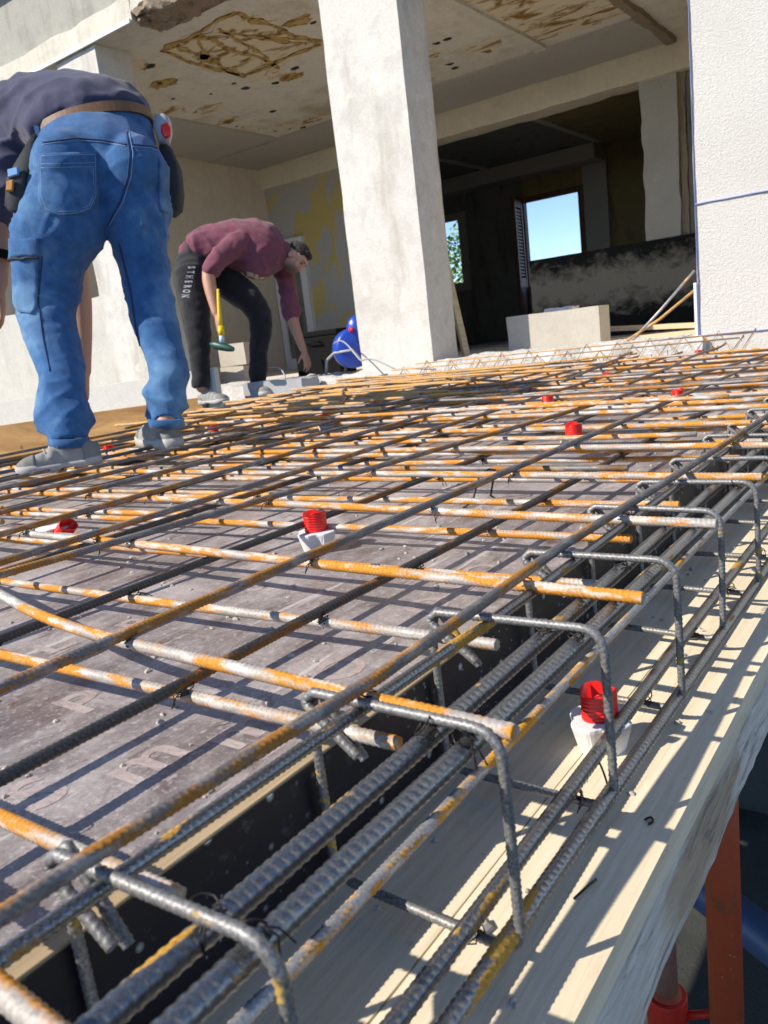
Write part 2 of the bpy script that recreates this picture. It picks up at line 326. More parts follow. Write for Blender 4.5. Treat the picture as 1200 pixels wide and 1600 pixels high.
hrough('upper_wall', (-13, YF+.1, 3.17), (-5.5, YF+.36, 4.4), M['upper'], .2, .006, 2, 9, 0)
hrough('upper_wall', (-5.5, YF+.1, 3.3), (6, YF+.36, 4.4), M['upper'], .3, .006, 2, 10, 0)
hrough('eave', (-13, YF+.02, 3.78), (6, YF+.3, 3.95), M['lintel'], .3, .01, 2, 12, 0)
hrough('parapet_wall', (-10, YF+.06, GZ), (-6.62, YF+.24, .98), M['white_plaster'], .14, .01, 2, 13, .02)
hrough('parapet_wall', (-6.05, YF+.06, GZ), (-5.56, YF+.24, .40), M['white_plaster'], .1, .012, 2, 14, .03)
hrough('end_wall', (-10.3, YF, GZ), (-9.95, 14.3, 4.4), M['white_plaster'], .5, .006, 2, 15, 0)
hbox('foundation_wall', (-1.2, YF+.02, GZ), (4, YF+.24, -.3), M['ground'], 0)  # dark yard colour stands in for the shade below the render
hrough('pebbledash_wall', (-1.232, YF, -.3), (4, YF+.26, 3.05), M['pebble'], .08, .006, 3, 16, .004, 'rough white rendered wall with blue chalk lines')
# blue chalk lines snapped on the render
def chalk(p, q, wd):
    p = Vector(p); q = Vector(q); d = (q-p).normalized(); t = Vector((-d.z, 0, d.x)); rings = []
    for i in range(90):
        c = p + (q-p)*(i/89); w0 = wd*(.6+.8*abs(mnoise.noise(c*23))); c = c + t*mnoise.noise(c*9)*.0025
        rings.append([c-t*w0+Vector((0,.012,0)), c+t*w0+Vector((0,.012,0)), c+t*w0, c-t*w0])
    part(MB().loft(rings).build('chalk_line', M['chalk_blue']))
chalk((-1.228, YF-.0105, .776), (2.2, YF-.0105, .776), .0030); chalk((-1.228, YF-.0105, .068), (2.2, YF-.0105, .068), .0022); chalk((-1.2285, YF-.0108, .06), (-1.2285, YF-.0108, 3.0), .0008)
hbox('corner_strip', (-1.25, YF-.012, .05), (-1.234, YF+.02, .36), M['pvc'], .002)
# ceilings
hbox('ceiling', (-10, YF+.34, 2.985), (4, 9.9, 3.2), M['ceiling'], 0)
hrough('soffit_band', (-8.62, YF+.36, 2.955), (-7.35, 8.45, 3.0), M['beam_grey'], .3, .008, 2, 21, 0)
hrough('soffit_band', (-8.7, 8.5, 2.955), (-2.62, 9.5, 3.0), M['beam_grey'], .2, .008, 2, 22, 0)
hrough('partition_scar', (-3.70, 5.2, 2.95), (-3.57, 8.45, 3.0), M['lintel'], .08, .012, 4, 23, .01)
hrough('partition_scar', (-2.66, 5.2, 2.93), (-2.56, 9.5, 3.0), M['spall'], .07, .02, 5, 24, .02)
hrough('ceiling_beam', (-8.7, 9.5, 2.665), (-2.56, 9.86, 2.99), M['beam_face'], .12, .01, 2, 25, .03)
hbox('ceiling_beam', (-2.56, 9.5, 2.665), (-.9, 9.86, 2.99), M['beam_face'], .004)
# exposed corroded laths and holes with painted inner shade in the ceiling plaster
lt = MB(); cr = random.Random(2)
def strip(mb, a, b, wd, z=2.985, th=.012):
    a = Vector((*a, 0)); b = Vector((*b, 0)); d = (b-a); L = d.length; d.normalize(); s = Vector((-d.y, d.x, 0)); n = max(2, int(L/.05)); top = []; 
    for i in range(n+1):
        p = a + d*(L*i/n); w0 = wd*(.18+1.9*abs(mnoise.noise(p*6+Vector((1, 7, 0))))) ; jit = s*mnoise.noise(p*3.5)*wd*1.3
        top.append((p+jit+s*w0, p+jit-s*w0))
    rings = [[Vector((l.x, l.y, z+.004)), Vector((r_.x, r_.y, z+.004)), Vector((r_.x, r_.y, z-th)), Vector((l.x, l.y, z-th))] for l, r_ in top]
    mb.loft(rings)
c4 = [(-5.89, 5.37), (-4.89, 5.35), (-4.93, 6.42), (-5.95, 6.48)]
for a, b, wd in ((0,1,.05),(1,2,.045),(2,3,.03),(3,0,.045)): strip(lt, c4[a], c4[b], wd)
for a, b, wd in (((-5.45,5.4),(-5.5,6.35),.07), ((-5.7,5.4),(-5.9,6.4),.05), ((-5.25,5.5),(-5.0,6.35),.035), ((-5.2,5.45),(-5.45,6.3),.03), ((-5.1,5.9),(-4.95,6.2),.02), ((-5.85,5.9),(-5.5,5.5),.04), ((-5.5,6.3),(-5.6,6.6),.05)): strip(lt, a, b, wd)
part(lt.build('exposed_lath', M['rust_strip']))
pp_ = MB(); cc = Vector((-5.42, 5.9, 0)); n_ = 48
ring = []
for t in range(n_):
    a_ = 2*math.pi*t/n_; q = Vector((math.cos(a_), math.sin(a_), 0)); k_ = .50/max(abs(q.x), abs(q.y))*(.93+.20*mnoise.noise(q*2.2)); ring.append((cc.x+q.x*k_, cc.y+q.y*k_*1.1))
pp_.loft([[(x, y, 2.99) for x, y in ring], [(x, y, 2.981) for x, y in ring]]); part(pp_.build('stained_patch', M['stain_patch'], smooth=False))
sp = MB(); ring = []
poly = [(-3.50, 5.4), (-3.53, 6.75), (-3.55, 8.25), (-3.1, 8.33), (-2.70, 8.36), (-2.70, 7.2), (-2.7, 5.4)]
sp.add([(x, y, 2.978) for x, y in poly] + [(x, y, 2.99) for x, y in poly], [tuple(range(7)), *[(i, (i+1) % 7, 7+(i+1) % 7, 7+i) for i in range(7)]])
part(sp.build('stained_patch', M['stain_patch']))
for (x, y) in ((-6.23,5.54),(-6.54,5.9),(-5.47,6.45),(-5.49,6.74),(-6.19,6.75),(-6.15,6.54),(-6.85,6.33),(-4.64,6.03),(-6.52,6.56),(-7.16,8.24),(-7.0,8.34),(-6.87,8.45),(-7.26,7.66),(-4.24,7.41),(-4.11,7.4),(-4.48,8.05),(-4.51,8.21),(-5.9,6.9),(-6.6,7.6),(-5.2,7.0),(-4.0,6.6)):
    h = MB(); rr = cr.uniform(.018, .05); pts = [(x+math.cos(t*.7854)*rr*cr.uniform(.6, 1.5), y+math.sin(t*.7854)*rr*cr.uniform(.5, 1)) for t in range(8)]
    h.loft([[(px, py, 2.99) for px, py in pts], [(px, py, 2.979) for px, py in pts]]); part(h.build('plaster_hole', M['hole']))
for (x, y, r0) in ((-6.55,5.95,.17),(-5.7,6.9,.16),(-6.9,6.9,.2),(-7.1,7.4,.22),(-4.7,5.9,.14),(-5.3,7.4,.2),(-7.0,8.2,.16)):
    h = MB(); pts = [(x+math.cos(t*.3927)*r0*cr.uniform(.6, 1.3), y+math.sin(t*.3927)*r0*cr.uniform(.4, .8)) for t in range(16)]
    h.loft([[(px, py, 2.99) for px, py in pts], [(px, py, 2.981) for px, py in pts], [(x+(px-x)*.55, y+(py-y)*.55, 2.984) for px, py in pts]]); part(h.build('plaster_patch', M['rust_strip'] if cr.random() < .6 else M['stain_patch']))
for (x, y, r0, st_) in ((-5.0,5.7,.28,1),(-5.75,6.6,.3,.7),(-6.3,5.4,.2,1.5),(-7.2,6.6,.3,.6),(-7.25,7.9,.26,.8),(-4.55,7.6,.3,.5),(-4.3,6.3,.24,1),(-6.6,8.3,.34,.4),(-4.0,7.9,.22,1.2),(-5.6,8.2,.3,.4)):
    h = MB(); pts = []
    for t in range(40):
        a_ = t*math.pi/20; q_ = Vector((math.cos(a_), math.sin(a_), x)); k_ = r0*(.75+.6*mnoise.noise(q_*1.7)+.25*mnoise.noise(q_*5)); pts.append((x+q_.x*k_, y+q_.y*k_*st_))
    h.loft([[(px_, py_, 2.99) for px_, py_ in pts], [(px_, py_, 2.9825) for px_, py_ in pts]]); part(h.build('stained_patch', M['stain_patch']))
# room one walls and floor
hbox('floor', (-10, YF+.24, -.25), (4, 14.2, -.02), M['floor_slab'], .004)
hrough('side_wall', (-8.95, YF+.24, -.02), (-8.7, 9.6, 2.99), M['inner_wall'], .4, .006, 1.5, 31, 0)
hrough('back_wall', (-8.7, 9.58, -.02), (-5.75, 9.82, 2.68), M['patchy'], .2, .006, 1.5, 32, .01, 'back wall patched in ochre and grey plaster')
hrough('pillar', (-3.0, 9.56, .98), (-2.6, 9.80, 2.68), M['beam_grey'], .08, .012, 2.5, 33, .05)
hrough('pillar', (-2.6, 9.6, .98), (-2.52, 9.75, 2.68), M['spall'], .06, .02, 4, 36, .03)
hrough('low_wall', (-4.45, 9.55, -.02), (-1.0, 9.80, 1.0), M['mould'], .12, .006, 2, 34, .01, 'low wall black with mould')
hbox('pier', (-2.52, 9.62, .98), (-.9, 9.84, 2.68), M['dark_room'], .004)
hrough('right_wall', (-1.15, YF+.26, -.02), (-.9, 9.8, 2.99), M['inner_wall'], .5, .006, 1.5, 35, 0)
# room two
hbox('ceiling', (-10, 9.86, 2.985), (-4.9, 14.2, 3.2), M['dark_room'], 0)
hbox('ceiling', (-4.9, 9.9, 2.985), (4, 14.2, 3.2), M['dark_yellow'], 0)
hbox('ceiling_beam', (-10, 13.5, 2.74), (-5.0, 13.98, 2.984), M['beam_grey'], .01)
hbox('partition_scar', (-6.98, 9.9, 2.95), (-6.9, 13.5, 2.99), M['beam_grey'], .01)
hbox('partition_scar', (-4.95, 9.9, 2.95), (-4.85, 13.5, 2.99), M['beam_grey'], .01)
WY = 14.0
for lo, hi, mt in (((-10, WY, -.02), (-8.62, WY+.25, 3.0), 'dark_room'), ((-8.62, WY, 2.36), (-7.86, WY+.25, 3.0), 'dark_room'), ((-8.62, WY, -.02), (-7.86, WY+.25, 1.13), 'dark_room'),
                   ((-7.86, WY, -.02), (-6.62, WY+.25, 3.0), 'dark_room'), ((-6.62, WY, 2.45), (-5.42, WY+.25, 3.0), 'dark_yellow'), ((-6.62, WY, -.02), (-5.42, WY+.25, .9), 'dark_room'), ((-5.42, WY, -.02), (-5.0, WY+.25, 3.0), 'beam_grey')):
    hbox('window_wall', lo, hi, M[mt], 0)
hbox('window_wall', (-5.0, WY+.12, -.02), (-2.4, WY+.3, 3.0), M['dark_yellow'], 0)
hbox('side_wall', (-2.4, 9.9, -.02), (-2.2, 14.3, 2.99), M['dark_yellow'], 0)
wf = MB()
for lo, hi in (((-6.62, WY-.03, .9), (-6.53, WY+.1, 2.45)), ((-5.51, WY-.03, .9), (-5.42, WY+.1, 2.45)), ((-6.53, WY-.03, 2.36), (-5.51, WY+.1, 2.45))): wf.box(lo, hi)
part(wf.build('window_frame', M['shutter'], bevel=.006))
wf = MB()
for lo, hi in (((-8.66, WY-.05, 1.0), (-8.54, WY+.1, 2.44)), ((-7.9, WY-.05, 1.0), (-7.74, WY+.1, 2.44)), ((-8.54, WY-.05, 2.32), (-7.9, WY+.1, 2.44)), ((-8.54, WY-.05, 1.0), (-7.9, WY+.1, 1.16))): wf.box(lo, hi)
part(wf.build('window_frame', M['beam_grey'], bevel=.006), 'pale frame of the small left window')
# shutter leaf standing open inside
sh = new_obj('shutter_leaf', None); sh.parent = house; sh.location = Vector((-6.58, 13.9, .05)) - HP; sh.rotation_euler = (0, 0, R(-78)); sh['label'] = 'dark brown open shutter leaf'
s_ = MB()
for lo, hi in (((0,0,0),(.09,.05,2.36)), ((.47,0,0),(.56,.05,2.36)), ((.09,.005,2.2),(.47,.045,2.36)), ((.09,.005,0),(.47,.045,.2)), ((.09,.005,.82),(.47,.045,1.0))): s_.box(lo, hi)
new_obj('leaf_frame', s_.mesh('leaf_frame', bevel=.005), M['shutter'], sh)
s_ = MB()
for k in range(20): s_.box((.09, .012, 1.03+k*.058), (.47, .036, 1.065+k*.058))
new_obj('slat_panel', s_.mesh('slat_panel'), M['shutter'], sh)
new_obj('lower_panel', MB().box((.09, .015, .2), (.47, .035, .82)).mesh('lower_panel'), M['shutter_pale'], sh)
# inner door frame on the back wall, behind the second worker
df = MB()
for lo, hi in (((-8.68, 9.5, -.02), (-8.58, 9.6, 1.9)), ((-8.15, 9.5, -.02), (-8.03, 9.6, 1.9)), ((-8.58, 9.5, 1.8), (-8.15, 9.6, 1.9)), ((-8.58, 9.5, -.02), (-8.15, 9.6, .14))): df.box(lo, hi)
part(df.build('door_frame', M['pvc'], bevel=.006)); hbox('door_panel', (-8.58, 9.54, .14), (-8.15, 9.575, 1.8), M['dark_room'], .002)
# broken sill between the column and the render, and the strip left of the column
part(rough_box('sill', (-3.02, YF-.06, -.30), (-1.2, YF+.42, .068), .035, .018, M['rubble'], None, 5, 41, .02, .06), 'broken concrete sill under the open bay')
part(rough_box('sill', (-5.3, YF-.04, -.30), (-3.6, YF+.36, .03), .04, .022, M['rubble'], None, 5, 42, .02, .06), 'broken pale sill left of the middle column')
# foundation wall under the bay so that the deck has something to bear on
hbox('foundation_wall', (-6.05, YF+.02, GZ), (-1.2, YF+.3, -.28), M['ground'], 0)  # its colour is darkened too, for the shade under the deck
# ------------------------------------------------------------------ formwork deck
DX0, DX1 = -.452, -3.2
def sheet(name, x0, x1, y0, y1, label, mat='film'):
    return tag(MB().box((x1, y0, DECK-.021), (x0, y1, DECK)).build(name, M[mat], bevel=.0012, bseg=1), label, 'formwork panel', 'plywood sheets of the slab formwork')
s1 = sheet('formwork_panel', DX0, -1.70, -.9, 1.62, 'dusty brown film-faced plywood sheet with faded lettering, nearest the camera')
sheet('formwork_panel', DX0, -1.70, 1.623, 4.12, 'scuffed grey plywood sheet along the beam trench beyond the lettered one')
sheet('formwork_panel', -1.703, -2.55, -.9, 1.62, 'plywood sheet under the boots of the worker in jeans')
sheet('formwork_panel', -1.703, -2.75, 1.623, 4.12, 'middle plywood sheet under the densest rusty bars')
sheet('formwork_panel', -2.553, -3.05, -.9, 1.62, 'plywood sheet at the left edge of the deck, behind the left boot')
sheet('formwork_panel', -2.753, -3.6, 1.623, 4.12, 'plywood sheet in front of the worker in the maroon top')
sheet('formwork_panel', DX0, -3.8, 4.123, 4.73, 'narrow plywood strip along the foot of the house')
# faded print on the sheet
def letter(ch, x, y, size, rot):
    cu = bpy.data.curves.new('t', 'FONT'); cu.body = ch; cu.size = size; cu.extrude = .00004; cu.align_x = 'CENTER'; cu.align_y = 'CENTER'; cu.offset = size*.02; cu.resolution_u = 3
    to = bpy.data.objects.new('t', cu); scn.collection.objects.link(to); me = bpy.data.meshes.new_from_object(to.evaluated_get(bpy.context.evaluated_depsgraph_get()))
    bpy.data.objects.remove(to); me.materials.clear(); o = new_obj('printed_letter', me, M['film_print'], s1); o.location = (x, y, DECK+.00035); o.rotation_euler = (0, 0, rot)
for ch, x, y, sz, r_ in (('O', -.545, .80, .075, 90), ('T', -.55, .875, .075, 90), ('O', -.55, .95, .075, 90), ('m', -.535, .455, .085, 90), ('m', -.575, .375, .085, 90), ('P', -.745, .43, .085, 90), ('S', -.62, .30, .085, 90),
                         ('L', -.95, .52, .085, 90), ('E', -.93, .40, .085, 90), ('B', -.90, .62, .08, 90), ('O', -.53, .60, .075, 90)): letter(ch, x, y, sz, R(r_))
# black faced trench side, two planks of the trench bottom, the timber below
tb = thing('trench_board', 'black film-faced board with raw tan edge standing along the beam trench', 'formwork board', (-.441, 0, PLANK))
def rel(o, root): o.parent = root; o.location = Vector(o.location) - root.location; return o
rel(MB().box((-.4505, -.9, PLANK), (-.4335, 4.75, DECK+.0015)).build('board_core', M['ply_edge'], bevel=.0008, bseg=1), tb)
rel(MB().box((-.4333, -.9, PLANK), (-.4318, 4.75, DECK-.0008)).build('film_face', M['black_film']), tb)
tag(rough_box('trench_plank', (-.470, -.9, PLANK-.03), (-.3215, 4.75, PLANK), .08, .0006, M['plank'], None, 3, 51), 'pale spruce plank in the shade of the trench side', 'plank', 'planks of the trench bottom')
tag(rough_box('trench_plank', (-.3195, -.9, PLANK-.03), (-.199, 4.75, PLANK), .06, .0010, M['plank'], None, 3, 52), 'sunlit pale spruce plank on the open outer edge', 'plank', 'planks of the trench bottom')
b = bmesh.new()
tag(rough_box('bearer_timber', (-.33, -.9, -.325), (-.202, 4.7, PLANK-.033), .022, .0022, M['bark'], None, 9, 53, .0018, .005), 'rough debarked timber bearer under the outer plank', 'timber')
for k, y in enumerate((-.5, .35, 2.1, 3.6)):
    tag(rough_box('joist', (-3.0, y, -.245), (-.48, y+.08, DECK-.023), .3, .002, M['plank_pale'], None, 3, 60+k), ['timber joist under the deck behind the camera', 'timber joist under the near end of the deck', 'timber joist under the middle of the deck', 'timber joist under the deck nearest the house'][k], 'joist', 'joists carrying the deck')
# left edge form: brown board with a pale panel behind it
def oriented(name, a, b, z0a, z1a, z0b, z1b, th, mat, label, cat):
    a = Vector((*a, 0)); b = Vector((*b, 0)); d = (b-a).normalized(); s = Vector((-d.y, d.x, 0))*th; v = []
    for p, z0, z1 in ((a, z0a, z1a), (b, z0b, z1b)):
        for q in (p, p+s):
            v += [q+Vector((0, 0, z0)), q+Vector((0, 0, z1))]
    m = MB().add(v, [(0,1,3,2),(4,6,7,5),(0,4,5,1),(2,3,7,6),(0,2,6,4),(1,5,7,3)])
    return tag(m.build(name, mat, bevel=.003), label, cat)
oriented('form_board', (-9.9, 4.20), (-4.72, 4.20), -.95, -.208, -.75, -.008, .02, M['brown_ply'], 'long brown form board at the foot of the left wall, behind the boots', 'form board')
oriented('kerb_board', (-9.9, 4.222), (-4.60, 4.222), -.95, .031, -.75, .202, .05, M['form_white'], 'pale upright kerb board standing above the brown form board', 'kerb board')
tag(rough_box('rubble_ledge', (-5.33, 4.36, -.9), (-3.82, 4.79, -.105), .05, .02, M['rubble'], None, 5, 45, .015, .05), 'pale rubble ledge under the feet of the stooping worker in maroon', 'ledge')
cb_ = MB(); cr2 = random.Random(8)
for k in range(420):
    y = cr2.uniform(.25, 2.6); x = -.47 - cr2.random()**1.3*min(2.2, .3+y*.8); z0 = cr2.uniform(.0015, .0042)*(1 if cr2.random() < .9 else 1.8); ang = cr2.uniform(0, 3.1)
    if cr2.random() < .16: x = cr2.uniform(-.42, -.21); zb = PLANK
    else: zb = DECK
    q = [(math.cos(ang+t*1.2566)*z0*cr2.uniform(.6, 1.5), math.sin(ang+t*1.2566)*z0*cr2.uniform(.6, 1.5)) for t in range(5)]
    cb_.loft([[(x+a, y+b_, zb+.0002) for a, b_ in q], [(x+a*.9, y+b_*.9, zb+z0*.5) for a, b_ in q], [(x+a*.4, y+b_*.4, zb+z0*.9) for a, b_ in q]])
tag(cb_.build('crumbs', flat('cement_crumbs', (.42, .39, .36), .95, 0, .5, 60)), 'scattered cement crumbs and sawdust lying on the plywood and planks', 'crumbs', kind='stuff')
# steel props and pipe below
def prop(x, y, label, inner=False):
    t = thing('steel_prop', label, 'steel prop', (x, y, GZ), 0, 'steel props under the deck')
    MB().tube([(0,0,.01),(0,0,1.75)], .031, 20).build('outer_tube', M['prop'], t, True); MB().tube([(0,0,1.75),(0,0,2.56)], .031 if not inner else .024, 18).build('inner_tube', M['prop'] if not inner else M['prop_tube'], t, True)
    MB().box((-.07,-.07,0),(.07,.07,.008)).build('base_plate', M['prop'], t, bevel=.002); MB().box((-.07,-.07,2.56),(.07,.07,2.572)).build('head_plate', M['prop'], t, bevel=.002)
    c = MB().tube([(0,0,1.66),(0,0,1.74)], .042, 20); cz = 1.70
    c.build('collar', M['prop_red'], t, True, .003)
    hd = MB(); hd.tube([(.035,0,cz),(.09,.02,cz+.015),(.15,.03,cz-.02),(.17,.03,cz-.06)], .009, 8); hd.tube([(-.035,0,cz),(-.10,-.03,cz-.005),(-.14,-.05,cz-.05)], .009, 8); hd.build('handle', M['prop_red'], t, True)
prop(-.335, 1.34, 'orange-red steel prop standing below the outer edge of the deck')
prop(-.475, 1.42, 'scuffed steel prop with bright red collar half hidden behind the orange-red one', True)
prop(-.30, -.35, 'steel prop below the deck edge behind the camera')
bp = MB().tube([(-2.2, 3.6, -1.92), (-.95, 2.75, -1.83), (.3, 1.9, -1.74), (1.6, 1.0, -1.64)], .07, 18).build('pipe', M['blue_pipe'], None, True); tag(bp, 'thick dark blue pipe slung in the shadow under the deck', 'pipe')
tag(MB().tube([(-.74, 1.5, GZ), (-.50, 1.22, -1.0)], .012, 8).build('stake', flat('lime_green_paint', (.35, .55, .05)), None, True), 'lime green marking stake low beside the red prop', 'stake')

# ------------------------------------------------------------------ reinforcement
def resample(pts, rad=0):
    """polyline with its corners rounded to radius rad"""
    P = [Vector(p) for p in pts]
    if rad:
        out = [P[0]]
        for i in range(1, len(P)-1):
            a = (P[i-1]-P[i]); c = (P[i+1]-P[i]); r0 = min(rad, a.length*.49, c.length*.49); p0 = P[i]+a.normalized()*r0; p1 = P[i]+c.normalized()*r0
            for t in np.linspace(0, 1, 7): out.append(p0*(1-t)**2 + P[i]*2*t*(1-t) + p1*t*t)
        out.append(P[-1]); P = out
    return np.array([list(p) for p in P])
def rebar_mesh(name, pts, r, pitch, seg=10, per=4, dense=None, coarse=.06, depth=.085, skew=.35):
    """ribbed bar along the polyline; ribs are modelled where dense(point) holds"""
    P = np.asarray(pts, float); d = np.linalg.norm(np.diff(P, axis=0), axis=1); S = np.concatenate([[0], np.cumsum(d)]); L = S[-1]
    s = [0.0]
    while s[-1] < L:
        q = np.array([np.interp(s[-1], S, P[:, i]) for i in range(3)])
        dn = dense is None or dense(q); s.append(s[-1] + (pitch/per if dn else coarse))
    s[-1] = L; s = np.array(s)
    C = np.stack([np.interp(s, S, P[:, i]) for i in range(3)], 1)
    T = np.gradient(C, axis=0); T /= np.linalg.norm(T, axis=1)[:, None]
    U = np.zeros_like(T); u = np.array([0, 0, 1.0]); 
    if abs(T[0] @ u) > .9: u = np.array([1.0, 0, 0])
    for i in range(len(T)):
        u = u - T[i]*(u @ T[i]); u /= np.linalg.norm(u); U[i] = u
    B = np.cross(T, U)
    th = np.arange(seg)*2*np.pi/seg + .2
    den = np.array([dense is None or dense(q) for q in C]).astype(float)
    ph = s[:, None]/pitch + skew*np.cos(th)[None, :]*np.sign(np.sin(th))[None, :]
    rib = np.clip(np.cos(2*np.pi*ph)*1.6-.45, 0, 1)*np.abs(np.sin(th))[None, :]**.4*den[:, None]
    lon = (np.abs(np.sin(th)) < .32)[None, :]*.06
    rad = r*(.95 + depth*2*rib + lon)
    V = C[:, None, :] + (U[:, None, :]*np.cos(th)[None, :, None] + B[:, None, :]*np.sin(th)[None, :, None])*rad[:, :, None]
    n = len(s); V = V.reshape(-1, 3); i, k = np.meshgrid(np.arange(n-1), np.arange(seg), indexing='ij'); k2 = (k+1) % seg
    Q = np.stack([i*seg+k, i*seg+k2, (i+1)*seg+k2, (i+1)*seg+k], -1).reshape(-1, 4)
    V = np.concatenate([V, C[:1], C[-1:]]); nv = len(V); kk = np.arange(seg)
    tr = np.concatenate([np.stack([np.full(seg, nv-2), (kk+1) % seg, kk], 1), np.stack([np.full(seg, nv-1), (n-1)*seg+kk, (n-1)*seg+(kk+1) % seg], 1)])
    me = np_mesh(name, V, Q, tr); sm = np.ones(len(Q)+len(tr), bool); sm[len(Q):] = False; me.polygons.foreach_set('use_smooth', sm); return me
def bar(name, pts, r, mat, label, group, rad=0, depth=.075, dense=lambda q: q[1] < 2.3 and q[0] > -2.0, per=4, seg=10, pitch=None, wob=.003, coarse=.06):
    P = resample(pts, rad); 
    if wob and len(P) == 2:
        n = 14; t = np.linspace(0, 1, n)[:, None]; sd = random.uniform(0, 99); Pn = P[0]*(1-t) + P[1]*t
        dv = np.array([[mnoise.noise(Vector((sd, x*4, 0))), mnoise.noise(Vector((sd, x*4, 5))), .3*mnoise.noise(Vector((sd, x*5, 9)))] for x in t[:, 0]]); P = Pn + dv*wob*2
    # the object's own X axis runs along the bar so that its rust is drawn out lengthwise
    a = Vector(P[0]); d = (Vector(P[-1]) - a)
    if d.length < 1e-6: d = Vector((1, 0, 0))
    q = d.to_track_quat('X', 'Z'); Mw = Matrix.Translation(a) @ q.to_matrix().to_4x4(); Mi = np.array(Mw.inverted()); 
    Pl = P @ Mi[:3, :3].T + Mi[:3, 3]; Ma = np.array(Mw)
    me = rebar_mesh(name, Pl, r, pitch or r*.98, seg, per + 1, (lambda p: dense(Ma[:3, :3] @ p + Ma[:3, 3])) if dense else None, coarse, depth)
    o = new_obj(name, me, mat); o.matrix_world = Mw
    return tag(o, label, 'rebar', group)
ORD = ['first','second','third','fourth','fifth','sixth','seventh','eighth','ninth','tenth','eleventh','twelfth','thirteenth','fourteenth','fifteenth','sixteenth','seventeenth','eighteenth','nineteenth','twentieth','twenty-first','twenty-second','twenty-third','twenty-fourth','twenty-fifth','twenty-sixth','twenty-seventh','twenty-eighth','twenty-ninth','thirtieth']
ZA1, ZB1, ZA2, ZB2 = -.004, -.016, -.036, -.048
# one wire tie, copied to the crossings as a part of the bar it is wound on
def tie_mesh(sd):
    r_ = random.Random(sd); m = MB(); pts = []
    for k in range(15):
        a = k/14*2*math.pi*1.1; pts.append((math.cos(a)*.0085+r_.uniform(-.001, .001), math.sin(a)*.0085, math.cos(a*1.0+1.2)*.006 + .004))
    m.tube(pts, .0009, 5); pts = [(math.sin(k*1.4)*.010, math.cos(k*1.4)*.010, .003*math.sin(k*.7)-.005) for k in range(9)]; m.tube(pts, .0009, 5)
    m.tube([(.004,.006,.0), (.010,.012,-.004), (.015,.013+r_.uniform(-.01, .01),-.016)], .0008, 5); m.tube([(.004,.006,.0), (.013,.006,-.006), (.017,.003+r_.uniform(-.01, .01),-.019)], .0008, 5)
    return m.mesh('tie_wire', True)
TIES = [tie_mesh(k) for k in range(4)]
for t in TIES: t.materials.append(M['wire'])
def tie(host, p):
    o = bpy.data.objects.new('tie_wire', random.choice(TIES)); scn.collection.objects.link(o); o.parent = host
    o.matrix_parent_inverse = host.matrix_world.inverted(); o.location = p; o.scale = (.8, .8, .8); o.rotation_euler = (random.uniform(-.4, .4), random.uniform(-.4, .4), random.uniform(0, 6.28))
def lx(y): return -2.93 - .16*(y-1.5) + random.uniform(-.08, .08)   # ragged left edge of the mesh
# --- bars running away from the camera
topA = [('edge', [(-.376,-.5),(-.376,.2),(-.370,.33),(-.362,.45),(-.364,.6),(-.369,.82),(-.354,1.24),(-.342,1.86),(-.335,4.6)])]
for k, (x0, x1, y1) in enumerate(((-.668,-.660,1.5), (-1.075,-.915,1.55), (-1.15,-1.19,1.6), (-1.37,-1.43,2), (-1.62,-1.60,2), (-1.83,-1.79,2), (-1.97,-2.01,2), (-2.16,-2.18,2), (-2.36,-2.37,2), (-2.56,-2.58,2), (-2.76,-2.74,2), (-2.93,-2.95,2))):
    sl_ = (x1-x0)/(y1-.4); topA.append((k, [(x0-sl_*.9, -.5), (x1+sl_*2*(4.6-y1)*.35, 4.55)]))
LA = {'edge': 'rusty ribbed top bar on the very edge of the trench, lying over the stirrups', 0: 'rust-flecked top bar parallel to the trench, next inward from the edge bar', 1: 'slanting top bar running away, second in from the trench edge bar'}
A1 = []
for k, P in topA:
    lab = LA.get(k) or f'top bar running away from the camera, {ORD[k]} in from the trench edge bar'
    o = bar('reinforcing_bar', [(x, y, ZA1 + (.0015 if k == 'edge' else 0)) for x, y in P], .0058 if k != 'edge' else .0054, M['brown_bar'], lab, 'top bars running towards the house', wob=.004)
    A1.append((P, o))
A2 = []
for k, x in enumerate((-.583, -.905, -1.24, -1.55, -1.86, -2.17, -2.48, -2.78, -3.0)):
    j = random.uniform(-.015, .015)
    o = bar('reinforcing_bar', [(x, -.5, ZA2), (x+.03+j, 4.6 if k not in (0, 1) else (3.1, 3.6)[k], ZA2)], .0058, M['dark_bar'], ('dark ribbed lower bar running away from the camera, nearest the trench' if k == 0 else f'dark lower bar running away from the camera, {ORD[k]} from the trench'), 'lower bars running towards the house', wob=.004)
    A2.append((x, j, o))
